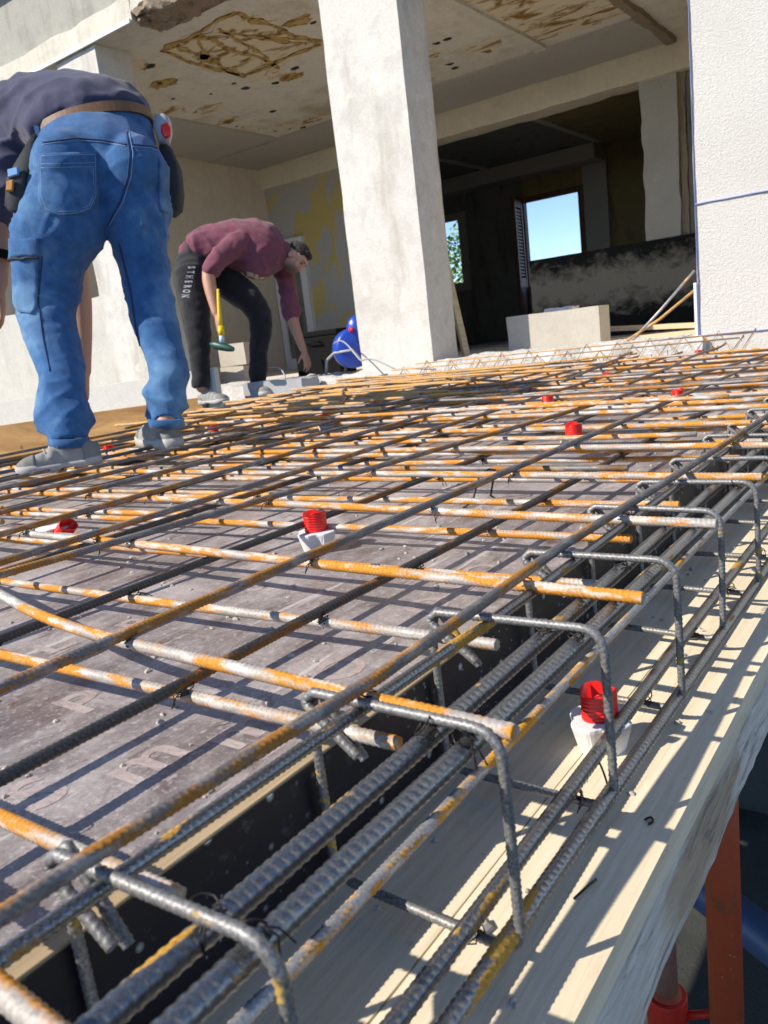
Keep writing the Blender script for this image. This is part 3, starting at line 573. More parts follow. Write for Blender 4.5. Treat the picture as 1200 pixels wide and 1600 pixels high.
# --- bars running across
near = lambda q: q[1] < 2.0 and q[0] > -1.9
def Ytop(y0, x): return y0 - .062*(x+.235)*(1 if x > -1.6 else 1.6/abs(x)*.9)
tb_Y = [.117, .420, .705, .985, 1.265] + [1.265+.285*k for k in range(1, 12)]
for k, y in enumerate(tb_Y):
    dn = near if y < 2.0 else (lambda q: q[0] > -1.1 and q[1] < 2.8)
    e = -.236 + random.uniform(-.008, .004)
    if k == 1: P = [(e, .434, ZB1), (-.60, .446, ZB1), (-.74, .450, ZB1+.001), (-.86, .464, ZB1+.003), (-1.02, .497, ZB1+.008), (-1.3, .56, ZB1+.012), (-1.9, .66, ZB1+.01)]; P = [tuple(v) for v in resample(P, .12)]
    else: P = [(e, y + .01, ZB1), (-1.6+random.uniform(-.3, .2)-.8, Ytop(y, -2.0)+.01, ZB1)]
    o = bar('reinforcing_bar', P, .0062, M['rust_bar'], (['orange rusty top bar across the near corner, its end cut off by the photo edge', 'bent orange top bar whose sawn end points at the camera, nearest whole end'] + [f'orange top bar across the mesh, {ORD[j]} sawn end from the camera over the trench' for j in range(2, 30)])[k], 'upper cross bars', dense=dn, wob=.003)
    for (PA, oa) in A1[:9]:
        xa = np.interp(y, [q[1] for q in PA], [q[0] for q in PA])
        if -2.3 < xa and y < 3.2 and random.random() < (.95 if y < 1.6 else .6): tie(o, (xa+random.uniform(-.003, .003), (np.interp(-xa, [-q[0] for q in P], [q[1] for q in P]) if k == 1 else P[0][1] + (P[1][1]-P[0][1])*(xa-P[0][0])/(P[1][0]-P[0][0])), ZB1+.003))
    bar('reinforcing_bar', [(-1.75+random.uniform(-.1, .2), Ytop(y, -2.0)+.035, ZB1), (lx(y), Ytop(y, -2.0)+random.uniform(.0, .08), ZB1)], .0062, M['far_bar'] if y > 1.2 else M['rust_bar'], f'upper cross bar lapped on the left half of the mesh, {ORD[k]} from the camera', 'upper cross bars on the left', dense=None if False else (lambda q: False), seg=8, wob=.006)
for k in range(24):
    y = .046+.1955*k; dn = near if y < 1.9 else (lambda q: q[0] > -.9 and q[1] < 2.3)
    P = [(-.345+random.uniform(-.02, .03), y, ZB2), (-1.9+random.uniform(-.3, .2), y-.04+random.uniform(-.01, .01), ZB2)]
    o = bar('reinforcing_bar', P, .0058, M['rust_bar'], f'orange lower cross bar ending inside the trench, {ORD[k]} from the camera', 'lower cross bars', dense=dn, wob=.003)
    for (xa, j, oa) in A2[:6]:
        if y < 2.2 and random.random() < .7: tie(o, (xa+.01, P[0][1]+(P[1][1]-P[0][1])*(xa-P[0][0])/(P[1][0]-P[0][0]), ZB2+.006))
    bar('reinforcing_bar', [(-1.16-random.uniform(0, .12), y+.015, ZB2), (lx(y), y+random.uniform(-.05, .05), ZB2)], .0058, M['far_bar'] if y > 1.3 or k % 3 == 0 else M['rust_bar'], f'lower cross bar lapped on the left half of the mesh, {ORD[k]} from the camera', 'lower cross bars on the left', dense=(lambda q: q[1] < 1.2 and q[0] > -1.5), seg=8, wob=.006)
# --- extra bars crowded near the house
ex = random.Random(12)
for k in range(26):
    y = 2.35 + k*.088; s_ = ex.uniform(-.22, .10); x0 = ex.uniform(-2.3, -1.4); x1 = lx(y)-ex.uniform(0,.12); z = ex.choice((.009, .009, .020, -.026))
    bar('reinforcing_bar', [(x0, y, z), (x1, y+s_, z+ex.uniform(0, .012))], .0062, M['far_bar'], f'tan bar in the crowded bundle near the house, {ORD[k]} back', 'loose bars crowded near the house', dense=lambda q: False, seg=7, wob=.012)
for k in range(17):
    y = 1.40 + k*.19; z = ex.choice((.009, -.026)); x0 = ex.uniform(-.36, -.5)
    bar('reinforcing_bar', [(x0, y, z), (x0-1.6-ex.random(), y+ex.uniform(-.05, .04), z)], .0062, M['rust_bar'] if k % 3 else M['brown_bar'], f'extra cross bar over the right side of the mesh, {ORD[k]} back', 'extra cross bars at the far right', dense=lambda q: False, seg=7, wob=.006)
for k, (a, b_) in enumerate((((-2.5, 2.1), (-3.2, 4.4)), ((-2.1, 2.6), (-3.4, 4.3)), ((-2.9, 2.1), (-3.2, 4.5)), ((-1.6, 3.1), (-3.0, 4.4)), ((-1.25, 2.9), (-1.55, 4.6)), ((-.9, 2.6), (-1.05, 4.6)))):
    bar('reinforcing_bar', [(*a, .018), (*b_, .018)], .0062, M['brown_bar'], f'loose bar lying aslant on top of the mesh near the house, {ORD[k]} from the left', 'bars lying aslant on the mesh', dense=lambda q: False, seg=7, wob=.01)
# --- beam cage in the trench
cage = 'long bars of the edge beam cage'
bar('reinforcing_bar', [(-.375,-.5,-.0225), (-.375,.16,-.0225), (-.371,.32,-.0225), (-.366,.5,-.0225), (-.357,.72,-.022), (-.358,.97,-.022), (-.352,2.0,-.021), (-.35,4.6,-.021)], .0054, M['thick_bar'], 'grey top bar just inside the trench edge, under the stirrup tops', cage, rad=.2)
bar('reinforcing_bar', [(-.306,-.5,-.030), (-.303,.3,-.030), (-.310,1.6,-.030), (-.31,4.6,-.030)], .0077, M['thick_bar'], 'thick grey upper bar of the cage, next to the outermost upper one', cage, rad=.2, pitch=.0074, seg=16, per=6, depth=.042)
bar('reinforcing_bar', [(-.271,-.5,-.030), (-.272,.3,-.030), (-.270,1.1,-.030), (-.27,4.6,-.030)], .0077, M['thick_bar'], 'thick grey upper bar of the cage, outermost, flecked with yellow', cage, rad=.2, pitch=.0074, seg=16, per=6, depth=.042)
bar('reinforcing_bar', [(-.366,-.5,-.166), (-.366,.3,-.166), (-.376,1.3,-.167), (-.378,4.6,-.166)], .0060, M['light_bar'], 'pale bar with orange underside low in the trench along its dark side', cage, rad=.2)
bar('reinforcing_bar', [(-.281,-.5,-.171), (-.281,.4,-.171), (-.288,1.0,-.171), (-.295,4.6,-.171)], .0072, M['thick_bar'], 'blue-grey lower bar of the cage above the pale plank, inner one', cage, rad=.2, pitch=.0072, seg=14, per=5, depth=.045)
bar('reinforcing_bar', [(-.252,-.5,-.171), (-.251,.4,-.171), (-.247,.9,-.171), (-.247,4.6,-.171)], .0072, M['thick_bar'], 'dark lower bar of the cage above the pale plank, outer one', cage, rad=.2, pitch=.0072, seg=14, per=5, depth=.045)
def stirrup_mesh(name, dense):
    z0, z1, xl, xr = -.187, -.013, -.424, -.246
    P = [(-.376, .007, -.068), (-.404, .007, -.030), (-.417, .007, -.0135), (xl+.004, .006, -.020), (xl, .004, -.04), (xl, .003, z0), (xr, 0, z0), (xr, 0, z1), (xl+.012, -.002, z1), (xl+.001, -.004, z1-.008), (xl+.012, -.005, z1-.016), (-.372, -.005, -.058)]
    out = [P[0], P[1], P[2], P[3], P[4]]; core = resample(P[4:9], .024); pts = [Vector(p) for p in resample(P[:5], .012)] + [Vector(c) for c in core[1:-1]] + [Vector(p) for p in resample(P[8:], .012)]
    return rebar_mesh(name, [list(p) for p in pts], .0041, .0052, 8, 4 if dense else 1, None, depth=.08)
sd, sf = stirrup_mesh('stirrup', True), stirrup_mesh('stirrup', False)
for me in (sd, sf): me.materials.append(M['stirrup'])
for k in range(24):
    y = .013+.2035*k if k else .013
    if k == 0: y = .02
    o = new_obj('stirrup', sd if y < 1.7 else sf); o.location = (random.uniform(-.003, .003), y, random.uniform(-.001, .001)); o.rotation_euler = (random.uniform(-.02, .02), random.uniform(-.01, .01), random.uniform(-.03, .03))
    tag(o, 'dark stirrup hoop at the very bottom left corner' if k == 0 else f'closed dark stirrup hoop around the beam bars, {ORD[k-1]} one wholly in view from the camera' if k > 1 else 'blurred stirrup hoop bent over the thick bars nearest the camera', 'stirrup', 'stirrups of the edge beam')
    bpy.context.view_layer.update()
    if .1 < y < 2.2:
        for px, pz in ((-.303, -.020), (-.271, -.020), (-.366, -.014), (-.284, -.178)): 
            if random.random() < .75: tie(o, (px, y, pz))
# loose twists of tie wire lying on the plank
def wirebit(pts, lab): tag(MB().tube([Vector(p) for p in resample(pts, .02)], .0011, 6).build('wire_offcut', M['wire'], None, True), lab, 'wire', 'offcuts of tie wire on the plank')
wirebit([(-.243, .515, PLANK+.0015), (-.238, .530, PLANK+.004), (-.236, .545, PLANK+.0015)], 'short black wire offcut lying on the sunlit plank below the red cap')
wirebit([(-.226, .640, PLANK+.002), (-.222, .646, PLANK+.003), (-.218, .641, PLANK+.002), (-.221, .635, PLANK+.002)], 'small curled wire offcut near the outer edge of the plank')
wirebit([(-.28, .62, PLANK+.02), (-.268, .63, PLANK+.004), (-.262, .655, PLANK+.006), (-.275, .668, PLANK+.028), (-.284, .67, PLANK+.043)], 'thin looped wire hanging from the lower cage bar')
# --- spacers: white fibre concrete foot with a ribbed red plastic cap
def spacer_meshes():
    f = MB(); n = 48; rings = []
    def outline(z, s):
        out = []
        for k in range(n):
            a = 2*math.pi*k/n; c, s_ = math.cos(a), math.sin(a); sq = 1/(abs(c)**6+abs(s_)**6)**(1/6); rr = .0315*s*sq*(1 - .13*math.cos(4*a)**2*(abs(c) > .7 or abs(s_) > .7))
            out.append((rr*c, rr*s_, z))
        return out
    rings = [outline(0, .72), outline(.002, .74), outline(.031, 1.0), outline(.034, 1.0), outline(.035, .97)]
    # arches cut out of the foot between its four legs
    for ri in (0, 1):
        for k in range(n):
            x, y, z = rings[ri][k]; a = 2*math.pi*k/n; m = abs(((a+math.pi/4) % (math.pi/2)) - math.pi/4)
            if m < .42: rings[ri][k] = (x*1.08, y*1.08, z + .013*math.cos(m/.42*math.pi/2)**.6)
    f.loft(rings); foot = f.mesh('foot', False)
    c = MB(); n = 40; prof = []
    for k in range(n):
        a = 2*math.pi*k/n; prof.append((a, .0165 + .0035*max(0, math.cos(2*a))))
    H = []; zs = np.linspace(.035, .069, 32)
    for i, z in enumerate(zs):
        rib = .0007*(1 if (i//2) % 2 else -.3); dip = .0
        H.append([((r_+rib)*math.cos(a), (r_+rib)*math.sin(a), z - (.0075*max(0, math.cos(2*a-.4)) if i > 26 else 0)*(i-26)/5) for a, r_ in prof])
    inner = [[(x*.9, y*.9, z-.0) for x, y, z in H[-1]], [(x*.88, y*.88, .045) for x, y, z in H[0]]]
    c.loft(H + inner); return foot, c.mesh('cap', True)
FOOT, CAP = spacer_meshes(); FOOT.materials.append(M['white_fibre']); CAP.materials.append(M['red_plastic'])
def spacer(x, y, z, lab, rz=0, foot=True, tilt=0, cap=True):
    t = thing('bar_spacer', lab, 'bar spacer', (x, y, z), rz, 'red capped bar spacers')
    if foot: new_obj('foot', FOOT, None, t)
    if cap: o = new_obj('cap', CAP, None, t); o.rotation_euler = (tilt, 0, .5)
    if not foot: t.scale = (1, 1, .95)
spacer(-.308, .752, PLANK, 'red and white bar spacer standing on the pale plank in the trench', R(25))
spacer(-.885, .985, DECK, 'red and white bar spacer on the plywood near the middle of the mesh', R(38))
for (px, py, lab, tl) in ((-1.49, .87, 'squashed red spacer at the left side of the mesh', .9), (-2.45, 1.70, 'red spacer beside the left boot', 0), (-2.48, 2.22, 'red spacer just right of the right boot', .2), (-1.97, 2.33, 'small red spacer in the far bars, centre left', 0), (-1.18, 2.6, 'half hidden red spacer in the shade of far bars, right of centre', 0), (-.765, 1.82, 'red spacer far right beyond the two nearest whole ones', .1), (-.71, 2.5, 'red and white spacer at the far right near the trench', 0),
        (-3.40, 3.42, 'tiny red spacer at the far left edge of the mesh, left one', 0), (-3.24, 3.34, 'tiny red spacer at the far left edge of the mesh, right one', 0), (-1.16, 4.5, 'tiny red spacer upright in the last bars by the rendered wall', 0), (-1.25, 3.38, 'tiny red spacer deep in the bars in front of the sill', 0), (-2.9, 4.45, 'tiny red spacer at the foot of the middle column', 0)):
    spacer(px, py, DECK+(.020 if py > 1.2 else .012), lab, random.uniform(0, 1.5), True, tl)
# --- zigzag spacer girders in front of the sill
for gi, (y0, z1, lab) in enumerate(((4.50, .075, 'rusty zigzag lattice spacer in front of the sill, farther one'), (4.22, .06, 'rusty zigzag lattice spacer in front of the sill, nearer one'))):
    t = thing('lattice_spacer', lab, 'lattice spacer', (-2.0, y0, DECK), R(1.5), 'lattice spacers by the house'); xs = np.arange(-.95, 1.15, .09)
    for dy in (-.05, .05): MB().tube([(-.95, dy, .03), (1.1, dy, .03)], .004, 6).build('bottom_chord', M['far_bar'], t, True)
    MB().tube([(-.95, 0, z1-DECK), (1.1, 0, z1-DECK)], .004, 6).build('top_chord', M['far_bar'], t, True)
    for dy in (-.05, .05): MB().tube([(x, dy*(k % 2 == 0), (.03 if k % 2 == 0 else z1-DECK+random.uniform(0, .02))) for k, x in enumerate(xs)], .0028, 5).build('zigzag_wire', M['far_bar'] if dy > 0 else M['brown_bar'], t, True)
    for k in range(8): MB().tube([(-.9+k*.26, .05, 0), (-.9+k*.26, .052, .1)], .002, 5).build('leg', M['wire'], t, True)
# --- bent wire chairs holding the upper mesh
for k, (x, y) in enumerate(((-2.95, 2.6), (-2.6, 2.75), (-2.2, 2.55), (-3.0, 3.0), (-1.9, 2.9), (-1.25, 2.75), (-2.5, 3.3), (-3.1, 3.4), (-1.5, 3.4), (-1.0, 3.3), (-.75, 1.35))):
    pts = [(-.05, .03, 0), (-.03, .02, .008), (-.025, .0, .062), (.0, -.004, .068), (.025, 0, .062), (.03, .02, .008), (.05, .03, 0)]
    o = MB().tube([Vector(p) for p in pts], .0022, 6).build('wire_chair', M['wire'], None, True); o.location = (x, y, DECK); o.rotation_euler = (0, 0, random.uniform(0, 3))
    tag(o, f'small black bent wire chair between the far bars, {ORD[k]} of those under the mesh', 'wire chair', 'bent wire chairs under the mesh')

# ------------------------------------------------------------------ things about the sill
bl = tag(rough_box('concrete_block', (-2.74, 5.42, .02), (-2.04, 5.62, .31), .06, .003, M['block'], None, 4, 71, .002, .012), 'large pale aerated concrete block standing on edge on the sill', 'block')
tag(MB().box((-.9, -.06, 0), (.9, .06, .035)).build('loose_board', M['plank_pale'], bevel=.003), 'long loose timber board lying behind the sill beside the block', 'board').matrix_world = Matrix.Translation((-1.75, 6.3, .08)) @ Matrix.Rotation(R(-10), 4, 'Z') @ Matrix.Rotation(R(3), 4, 'Y')
tag(MB().box((-.8, -.05, 0), (.8, .05, .03)).build('loose_board', M['plank_pale'], bevel=.003), 'second loose timber board under the longer one behind the sill', 'board').matrix_world = Matrix.Translation((-1.7, 6.2, .03)) @ Matrix.Rotation(R(-4), 4, 'Z')
def stick(name, a, b, wd, mat, lab, cat, th=None):
    a = Vector(a); b = Vector(b); d = b-a; q = d.to_track_quat('Z', 'Y'); o = MB().box((-wd/2, -(th or wd)/2, 0), (wd/2, (th or wd)/2, d.length)).build(name, mat, bevel=.002)
    o.matrix_world = Matrix.Translation(a) @ q.to_matrix().to_4x4(); return tag(o, lab, cat)
stick('timber_batten', (-3.02, 5.30, .0), (-3.17, 5.36, .75), .055, M['plank_pale'], 'timber batten leaning against the right side of the middle column', 'batten', .03)
stick('leaning_board', (-5.43, 4.70, -.08), (-5.62, 4.78, 1.13), .10, M['beam_face'], 'pale board leaning upright between the two workers', 'board', .03)
tag(MB().tube([(-1.60, 4.75, .075), (-1.45, 4.82, .23), (-1.27, 4.90, .43)], .008, 8).build('steel_rod', M['light_bar'], None, True), 'grey ribbed steel rod leaning on the rendered wall', 'rod')
tag(MB().tube([(-1.68, 4.85, .07), (-1.48, 4.9, .18), (-1.26, 4.95, .34)], .008, 8).build('steel_rod', M['far_bar'], None, True), 'tan rod leaning on the rendered wall below the grey one', 'rod')
rag = rough_box('white_rag', (-2.64, 5.88, .22), (-2.42, 6.02, .335), .014, .016, flat('white_cloth', (.75, .76, .8), .9), None, 9, 77, .012); tag(rag, 'crumpled white rag showing over the top of the block', 'rag')
tag(MB().box((-2.7, 5.75, -.02), (-2.3, 6.15, .22)).build('crate', M['dark_room'], bevel=.01), 'dark crate behind the block under the white rag', 'crate')
bb = thing('storage_case', 'black plastic case standing by the yellow patched wall', 'case', (-4.93, 5.95, -.0))
MB().box((-.27, -.12, 0), (.27, .12, .36)).build('case_body', M['black_plastic'], bb, bevel=.02, bseg=3); MB().box((-.272, -.125, .36), (.272, .125, .41)).build('case_lid', M['black_plastic'], bb, bevel=.012, bseg=3); MB().tube([(-.08, -.13, .3), (-.07, -.16, .31), (.07, -.16, .31), (.08, -.13, .3)], .008, 8).build('handle', M['black_plastic'], bb, True)
# blue fan-like machine on a tubular stand
fn = thing('site_fan', 'blue drum fan with grey tubular stand beside the middle column', 'fan', (-3.90, 5.05, .03))
d0 = MB(); d0.loft([[(math.cos(t*.2618)*r_, y, .19+math.sin(t*.2618)*r_) for t in range(24)] for r_, y in ((.02, -.10), (.13, -.10), (.15, -.08), (.155, 0), (.15, .08), (.12, .1), (.02, .1))]); o = d0.build('drum', M['blue_plastic'], fn, True); o.rotation_euler = (0, 0, R(50))
d0 = MB(); d0.loft([[(math.cos(t*.3)*r_*1.0, y, .32+math.sin(t*.3)*r_*1.4) for t in range(21)] for r_, y in ((.01, -.06), (.07, -.05), (.085, .0), (.07, .05), (.01, .06))]); o = d0.build('motor_housing', M['blue_plastic'], fn, True); o.rotation_euler = (0, 0, R(35)); o.location = (.07, 0, 0)
MB().tube([(.07, -.075, .33), (.07, -.085, .33)], .02, 14).build('switch', M['red_plastic'], fn, True)
st = MB(); st.tube([(-.2, -.12, 0), (-.16, -.14, .12), (-.06, -.16, .17), (.1, -.14, .18), (.2, -.05, .0)], .012, 8); st.tube([(-.2, .12, 0), (-.14, .12, .16), (.12, .12, .16), (.2, .12, .0)], .012, 8); st.build('stand', M['grey_cable'], fn, True)
cb = MB(); P = []
for k in range(40):
    t = k/39; P.append(Vector((-3.86 + .95*t, 4.78-.10*math.sin(t*3.1)-.12*t, .25*(1-t)**2 + .02 + .09*abs(math.sin(t*9))*(1-t))))
tag(cb.tube(P, .006, 7).build('cable', M['grey_cable'], None, True), 'grey cable looping from the blue fan down to the mesh', 'cable')
P = [Vector((-4.42+.16*math.cos(t)*1.0, 4.62+.05*math.sin(t), .03+.12*max(0, math.sin(t)))) for t in np.linspace(-.3, 3.6, 22)]
tag(MB().tube(P, .006, 7).build('cable', M['grey_cable'], None, True), 'dark cable hoop beside the shoe of the worker in maroon', 'cable')
tag(rough_box('rubble_slab', (-4.62, 4.52, DECK), (-4.0, 4.72, .05), .04, .01, concrete('blue_grey_cement', (.38, .39, .41), (.3, .3, .31), .3), None, 5, 81, .008, .03), 'blue-grey cement kerb stone by the shoe of the worker in maroon', 'kerb stone')
for k, (x, y, z, lab) in enumerate(((-5.55, 5.30, -.02, 'hollow block at the bottom of the stack behind the worker in maroon'), (-5.50, 5.30, .185, 'block on top of the stack behind the worker in maroon'))):
    tag(rough_box('building_block', (x-.17, y, z), (x+.17, y+.2, z+.2), .07, .004, M['block'] if k < 2 else M['beam_grey'], None, 5, 90+k, .003, .015), lab, 'block', 'blocks behind the worker in maroon')
# tree behind the far window
def tree(x, y, z, h, r, lab, sd):
    t = thing('tree', lab, 'tree', (x, y, z)); rr = random.Random(sd)
    tr = MB(); tr.tube([(0, 0, 0), (.05, .02, h*.35), (.0, .08, h*.6), (.1, 0, h*.85)], [.16, .12, .08, .03], 10)
    for k in range(9):
        a = rr.uniform(0, 6.28); z0 = h*rr.uniform(.35, .7); tr.tube([(.03, .03, z0), (math.cos(a)*r*.5, math.sin(a)*r*.5, z0+h*.12), (math.cos(a)*r*.85, math.sin(a)*r*.85, z0+h*.22)], [.05, .03, .012], 6)
    tr.build('trunk', wood('tree_bark', (.08, .06, .045), (.16, .13, .1), 8, 2, .9, False), t, True)
    n = 5200; V = []; Q = []
    cl = [(rr.gauss(0, r*.45), rr.gauss(0, r*.45), h*.68+rr.gauss(0, h*.17), rr.uniform(.35, .8)*r*.5) for _ in range(34)]
    for i in range(n):
        cx, cy, cz, cr_ = rr.choice(cl); p = Vector((rr.gauss(0, 1), rr.gauss(0, 1), rr.gauss(0, 1))).normalized()*cr_*rr.random()**.4 + Vector((cx, cy, cz))
        a = Vector((rr.gauss(0, 1), rr.gauss(0, 1), rr.gauss(0, .6))).normalized(); b_ = a.orthogonal().normalized(); s_ = rr.uniform(.05, .1)
        k = len(V); V += [p-a*s_, p+b_*s_*.45, p+a*s_, p-b_*s_*.45]; Q.append((k, k+1, k+2, k+3))
    lf = NT('leaf_green'); me = np_mesh('crown', [list(v) for v in V], Q, smooth=False)
    lm = lf.fin(lf.mix(lf.noise(3, 4), (.07, .16, .015), (.22, .36, .05)), .6); new_obj('crown', me, lm, t)
tree(-11.2, 20.5, GZ, 5.3, 1.9, 'leafy green tree seen through the small far window', 3)
# ------------------------------------------------------------------ people
from mathutils.bvhtree import BVHTree
CO = Vector((0, 0, .25)); F = 1245.01
def V3(px, py, d):                                          # a point measured on the photograph, at the given depth in metres
    return CO + (CX*((px-600)/F) + CY*((py-800)/F) + CZ)*d
UP = Vector((0, 0, 1))
def ell(mb, c, r, ax=None, n=14):
    c = Vector(c); ax = ax or (Vector((1,0,0)), Vector((0,1,0)), Vector((0,0,1))); rings = []
    for i in range(1, n):
        ph = math.pi*i/n; rings.append([c + ax[0]*(math.sin(ph)*math.cos(2*math.pi*k/(n*2))*r[0]) + ax[1]*(math.sin(ph)*math.sin(2*math.pi*k/(n*2))*r[1]) + ax[2]*(math.cos(ph)*r[2]) for k in range(n*2)])
    mb.loft(rings)
def limb(mb, pts, seg=16, ends=(True, True)):
    """tapered limb through (point, radius) or (point, r_side, r_depth, side axis)"""
    P = [Vector(p[0]) for p in pts]; rings = []; u = None
    for i, p in enumerate(pts):
        t = (P[min(i+1, len(P)-1)] - P[max(i-1, 0)]).normalized(); ax = Vector(p[3]) if len(p) > 3 else CX
        u = (ax - t*ax.dot(t)).normalized(); v = t.cross(u); ru = p[1]; rv = p[2] if len(p) > 2 else p[1]
        rings.append([P[i] + u*(math.cos(2*math.pi*k/seg)*ru) + v*(math.sin(2*math.pi*k/seg)*rv) for k in range(seg)])
    out = []                                                # smooth the run of rings
    for i in range(len(rings)-1):
        a, b_, c, d = rings[max(i-1,0)], rings[i], rings[i+1], rings[min(i+2, len(rings)-1)]
        for s_ in range(5):
            t = s_/5; out.append([b_[k] + (c[k]-a[k])*(.5*t) + (a[k]*2-b_[k]*5+c[k]*4-d[k])*(.5*t*t) + (b_[k]*3-a[k]-c[k]*3+d[k])*(.5*t**3) for k in range(seg)])
    out.append(rings[-1]); mb.loft(out)
    for i, e in ((0, ends[0]), (len(pts)-1, ends[1])):
        if not e: continue
        r0 = pts[i][1]; r1 = pts[i][2] if len(pts[i]) > 2 else r0; rm = min(r0, r1); ell(mb, P[i], (rm*.92,)*3, None, 8)
def fuse(mb, name, vox, smooth=4, disp=None, mat=None, parent=None, fac=.5):
    me = mb.mesh(name); o = bpy.data.objects.new(name+'_raw', me); scn.collection.objects.link(o)
    r_ = o.modifiers.new('r', 'REMESH'); r_.mode = 'VOXEL'; r_.voxel_size = vox; r_.use_smooth_shade = True
    if smooth: s_ = o.modifiers.new('s', 'SMOOTH'); s_.factor = fac; s_.iterations = smooth
    m2 = bpy.data.meshes.new_from_object(o.evaluated_get(bpy.context.evaluated_depsgraph_get())); m2.name = name
    bpy.data.objects.remove(o)
    if disp:
        nv = len(m2.vertices); co = np.empty(nv*3); m2.vertices.foreach_get('co', co); co = co.reshape(-1, 3); no = np.empty(nv*3); m2.vertices.foreach_get('normal', no); no = no.reshape(-1, 3)
        dd = np.array([disp(Vector(c), Vector(n_)) for c, n_ in zip(co, no)]); co += no*dd[:, None]; m2.vertices.foreach_set('co', co.ravel()); m2.update()
    m2.polygons.foreach_set('use_smooth', [True]*len(m2.polygons)); m2.materials.clear()
    oo = new_obj(name, m2, mat)
    if parent is not None: oo.parent = parent; oo.location = -parent.location
    return oo
def bvh(o):
    m = o.data; off = o.location + (o.parent.location if o.parent else Vector())
    return BVHTree.FromPolygons([v.co + off for v in m.vertices], [tuple(p.vertices) for p in m.polygons])
def hit(tree, px, py):
    d = (V3(px, py, 1) - CO).normalized(); r_ = tree.ray_cast(CO, d); return r_[0], r_[1]
def patch(tree, quad, name, mat, parent, n=14, m=14, th=.004, chamfer=.0, keep=None, lift=.0):
    q = [Vector((*p, 0)) for p in quad]; G = {}; mb = MB(); idx = {}
    for i in range(n+1):
        for j in range(m+1):
            u, v = i/n, j/m
            if chamfer and v > 1-chamfer: 
                k = (v-(1-chamfer))/chamfer; uu = .5 + (u-.5)*(1 - .45*k*k); u = uu
            p = (q[0]*(1-u)+q[1]*u)*(1-v) + (q[3]*(1-u)+q[2]*u)*v; h, nn = hit(tree, p.x, p.y)
            if h is not None: G[i, j] = (h + nn*(th+lift), h - nn*.004)
    vs = []; fs = []
    for key, (a, b_) in G.items(): idx[key] = len(vs); vs += [a, b_]
    for i in range(n):
        for j in range(m):
            c = [(i, j), (i+1, j), (i+1, j+1), (i, j+1)]
            if all(k in idx for k in c):
                t = [idx[k] for k in c]; fs.append(tuple(t)); fs.append(tuple(x+1 for x in t[::-1]))
    from collections import Counter
    ec = Counter(); 
    for f in fs:
        if f[0] % 2 == 0:
            for a, b_ in zip(f, f[1:]+f[:1]): ec[(a, b_)] += 1
    for (a, b_) in list(ec):
        if (b_, a) not in ec: fs.append((b_, a, a+1, b_+1))
    mb.add(vs, fs); o = new_obj(name, mb.mesh(name, True), mat); o.parent = parent
    gp = parent; off = Vector()
    while gp: off += gp.location; gp = gp.parent
    o.location = -off; return o
def seam(tree, pts, name, mat, parent, r=.0022, lift=.001):
    P = []
    for a, b_ in zip(pts, pts[1:]):
        for t in np.linspace(0, 1, 12, endpoint=False): P.append((a[0]+(b_[0]-a[0])*t, a[1]+(b_[1]-a[1])*t))
    P.append(pts[-1]); W_ = []
    for p in P:
        h, n_ = hit(tree, *p)
        if h is not None: W_.append(h + n_*lift)
    o = MB().tube(W_, r, 6).build(name, mat, parent, True); gp = parent; off = Vector()
    while gp: off += gp.location; gp = gp.parent
    o.location = -off; return o
def cloth_mat(name, a, b, rough=.85, fade=None, weave=900, bumpd=.0008, sheen=.2):
    k = NT(name); n1 = k.noise(4.5, 5, .6); n2 = k.noise(26, 4, .6); wv = k.wave(weave, 1, 1, k.mapping((1, 1, 1), (.6, .7, .8)))
    col = k.mix(k.ramp(n2, .3, .7), a, b)
    if fade: col = k.mix(k.ramp(n1, .50, .72, 0, .8), col, fade)
    col = k.mix(k.math('MULTIPLY', wv, .18), col, tuple(x*1.5+.02 for x in b))
    k.b.inputs['Sheen Weight'].default_value = sheen; k.b.inputs['Sheen Roughness'].default_value = .5
    return k.fin(col, rough, k.bump(k.math('ADD', k.math('MULTIPLY', wv, .35), n2), .4, bumpd), 0, .25)
M['denim'] = cloth_mat('blue_denim', (.011, .068, .195), (.030, .130, .315), .85, (.18, .35, .53), 1100, .0014)
M['stitch'] = flat('faded_seam_thread', (.16, .26, .42), .8)
M['denim_dark'] = cloth_mat('dark_denim_edge', (.010, .03, .10), (.016, .05, .15), .9)
M['shirt1'] = cloth_mat('slate_blue_cotton', (.034, .036, .075), (.052, .054, .10), .9, None, 1400, .0006)
M['maroon'] = cloth_mat('maroon_cotton', (.135, .040, .064), (.185, .058, .088), .9, None, 1400, .0008)
M['black_cloth'] = cloth_mat('black_sweatpants', (.008, .008, .010), (.016, .016, .020), .9, (.028, .028, .034), 1200, .0008)
M['leather'] = flat('tan_leather_belt', (.17, .085, .038), .55, 0, .3, 40, .5, .001)
M['suede'] = flat('grey_suede', (.30, .29, .275), .9, 0, .2, 30, .2, .0015)
M['suede_dark'] = flat('darker_grey_suede', (.21, .205, .195), .9, 0, .25, 40, .2, .002)
M['sole'] = flat('light_rubber_sole', (.40, .39, .37), .8, 0, .2, 40)
M['holster'] = flat('black_nylon_holster', (.035, .038, .043), .8, 0, .3, 60, .3, .001)
def skinmat(name, a):
    k = NT(name); n1 = k.noise(40, 4); n2 = k.noise(9, 3); col = k.mix(n1, tuple(x*.9 for x in a), a); col = k.mix(k.ramp(n2, .45, .7, 0, .4), col, (a[0]*.95, a[1]*.72, a[2]*.68))
    m = k.fin(col, .5, k.bump(k.noise(260, 3), .2, .0006), 0, .4); k.b.inputs['Subsurface Weight'].default_value = .12; k.b.inputs['Subsurface Radius'].default_value = (.012, .005, .003); return m
M['skin'] = skinmat('warm_skin', (.50, .27, .185))  # even warm skin tone with random redder blotches
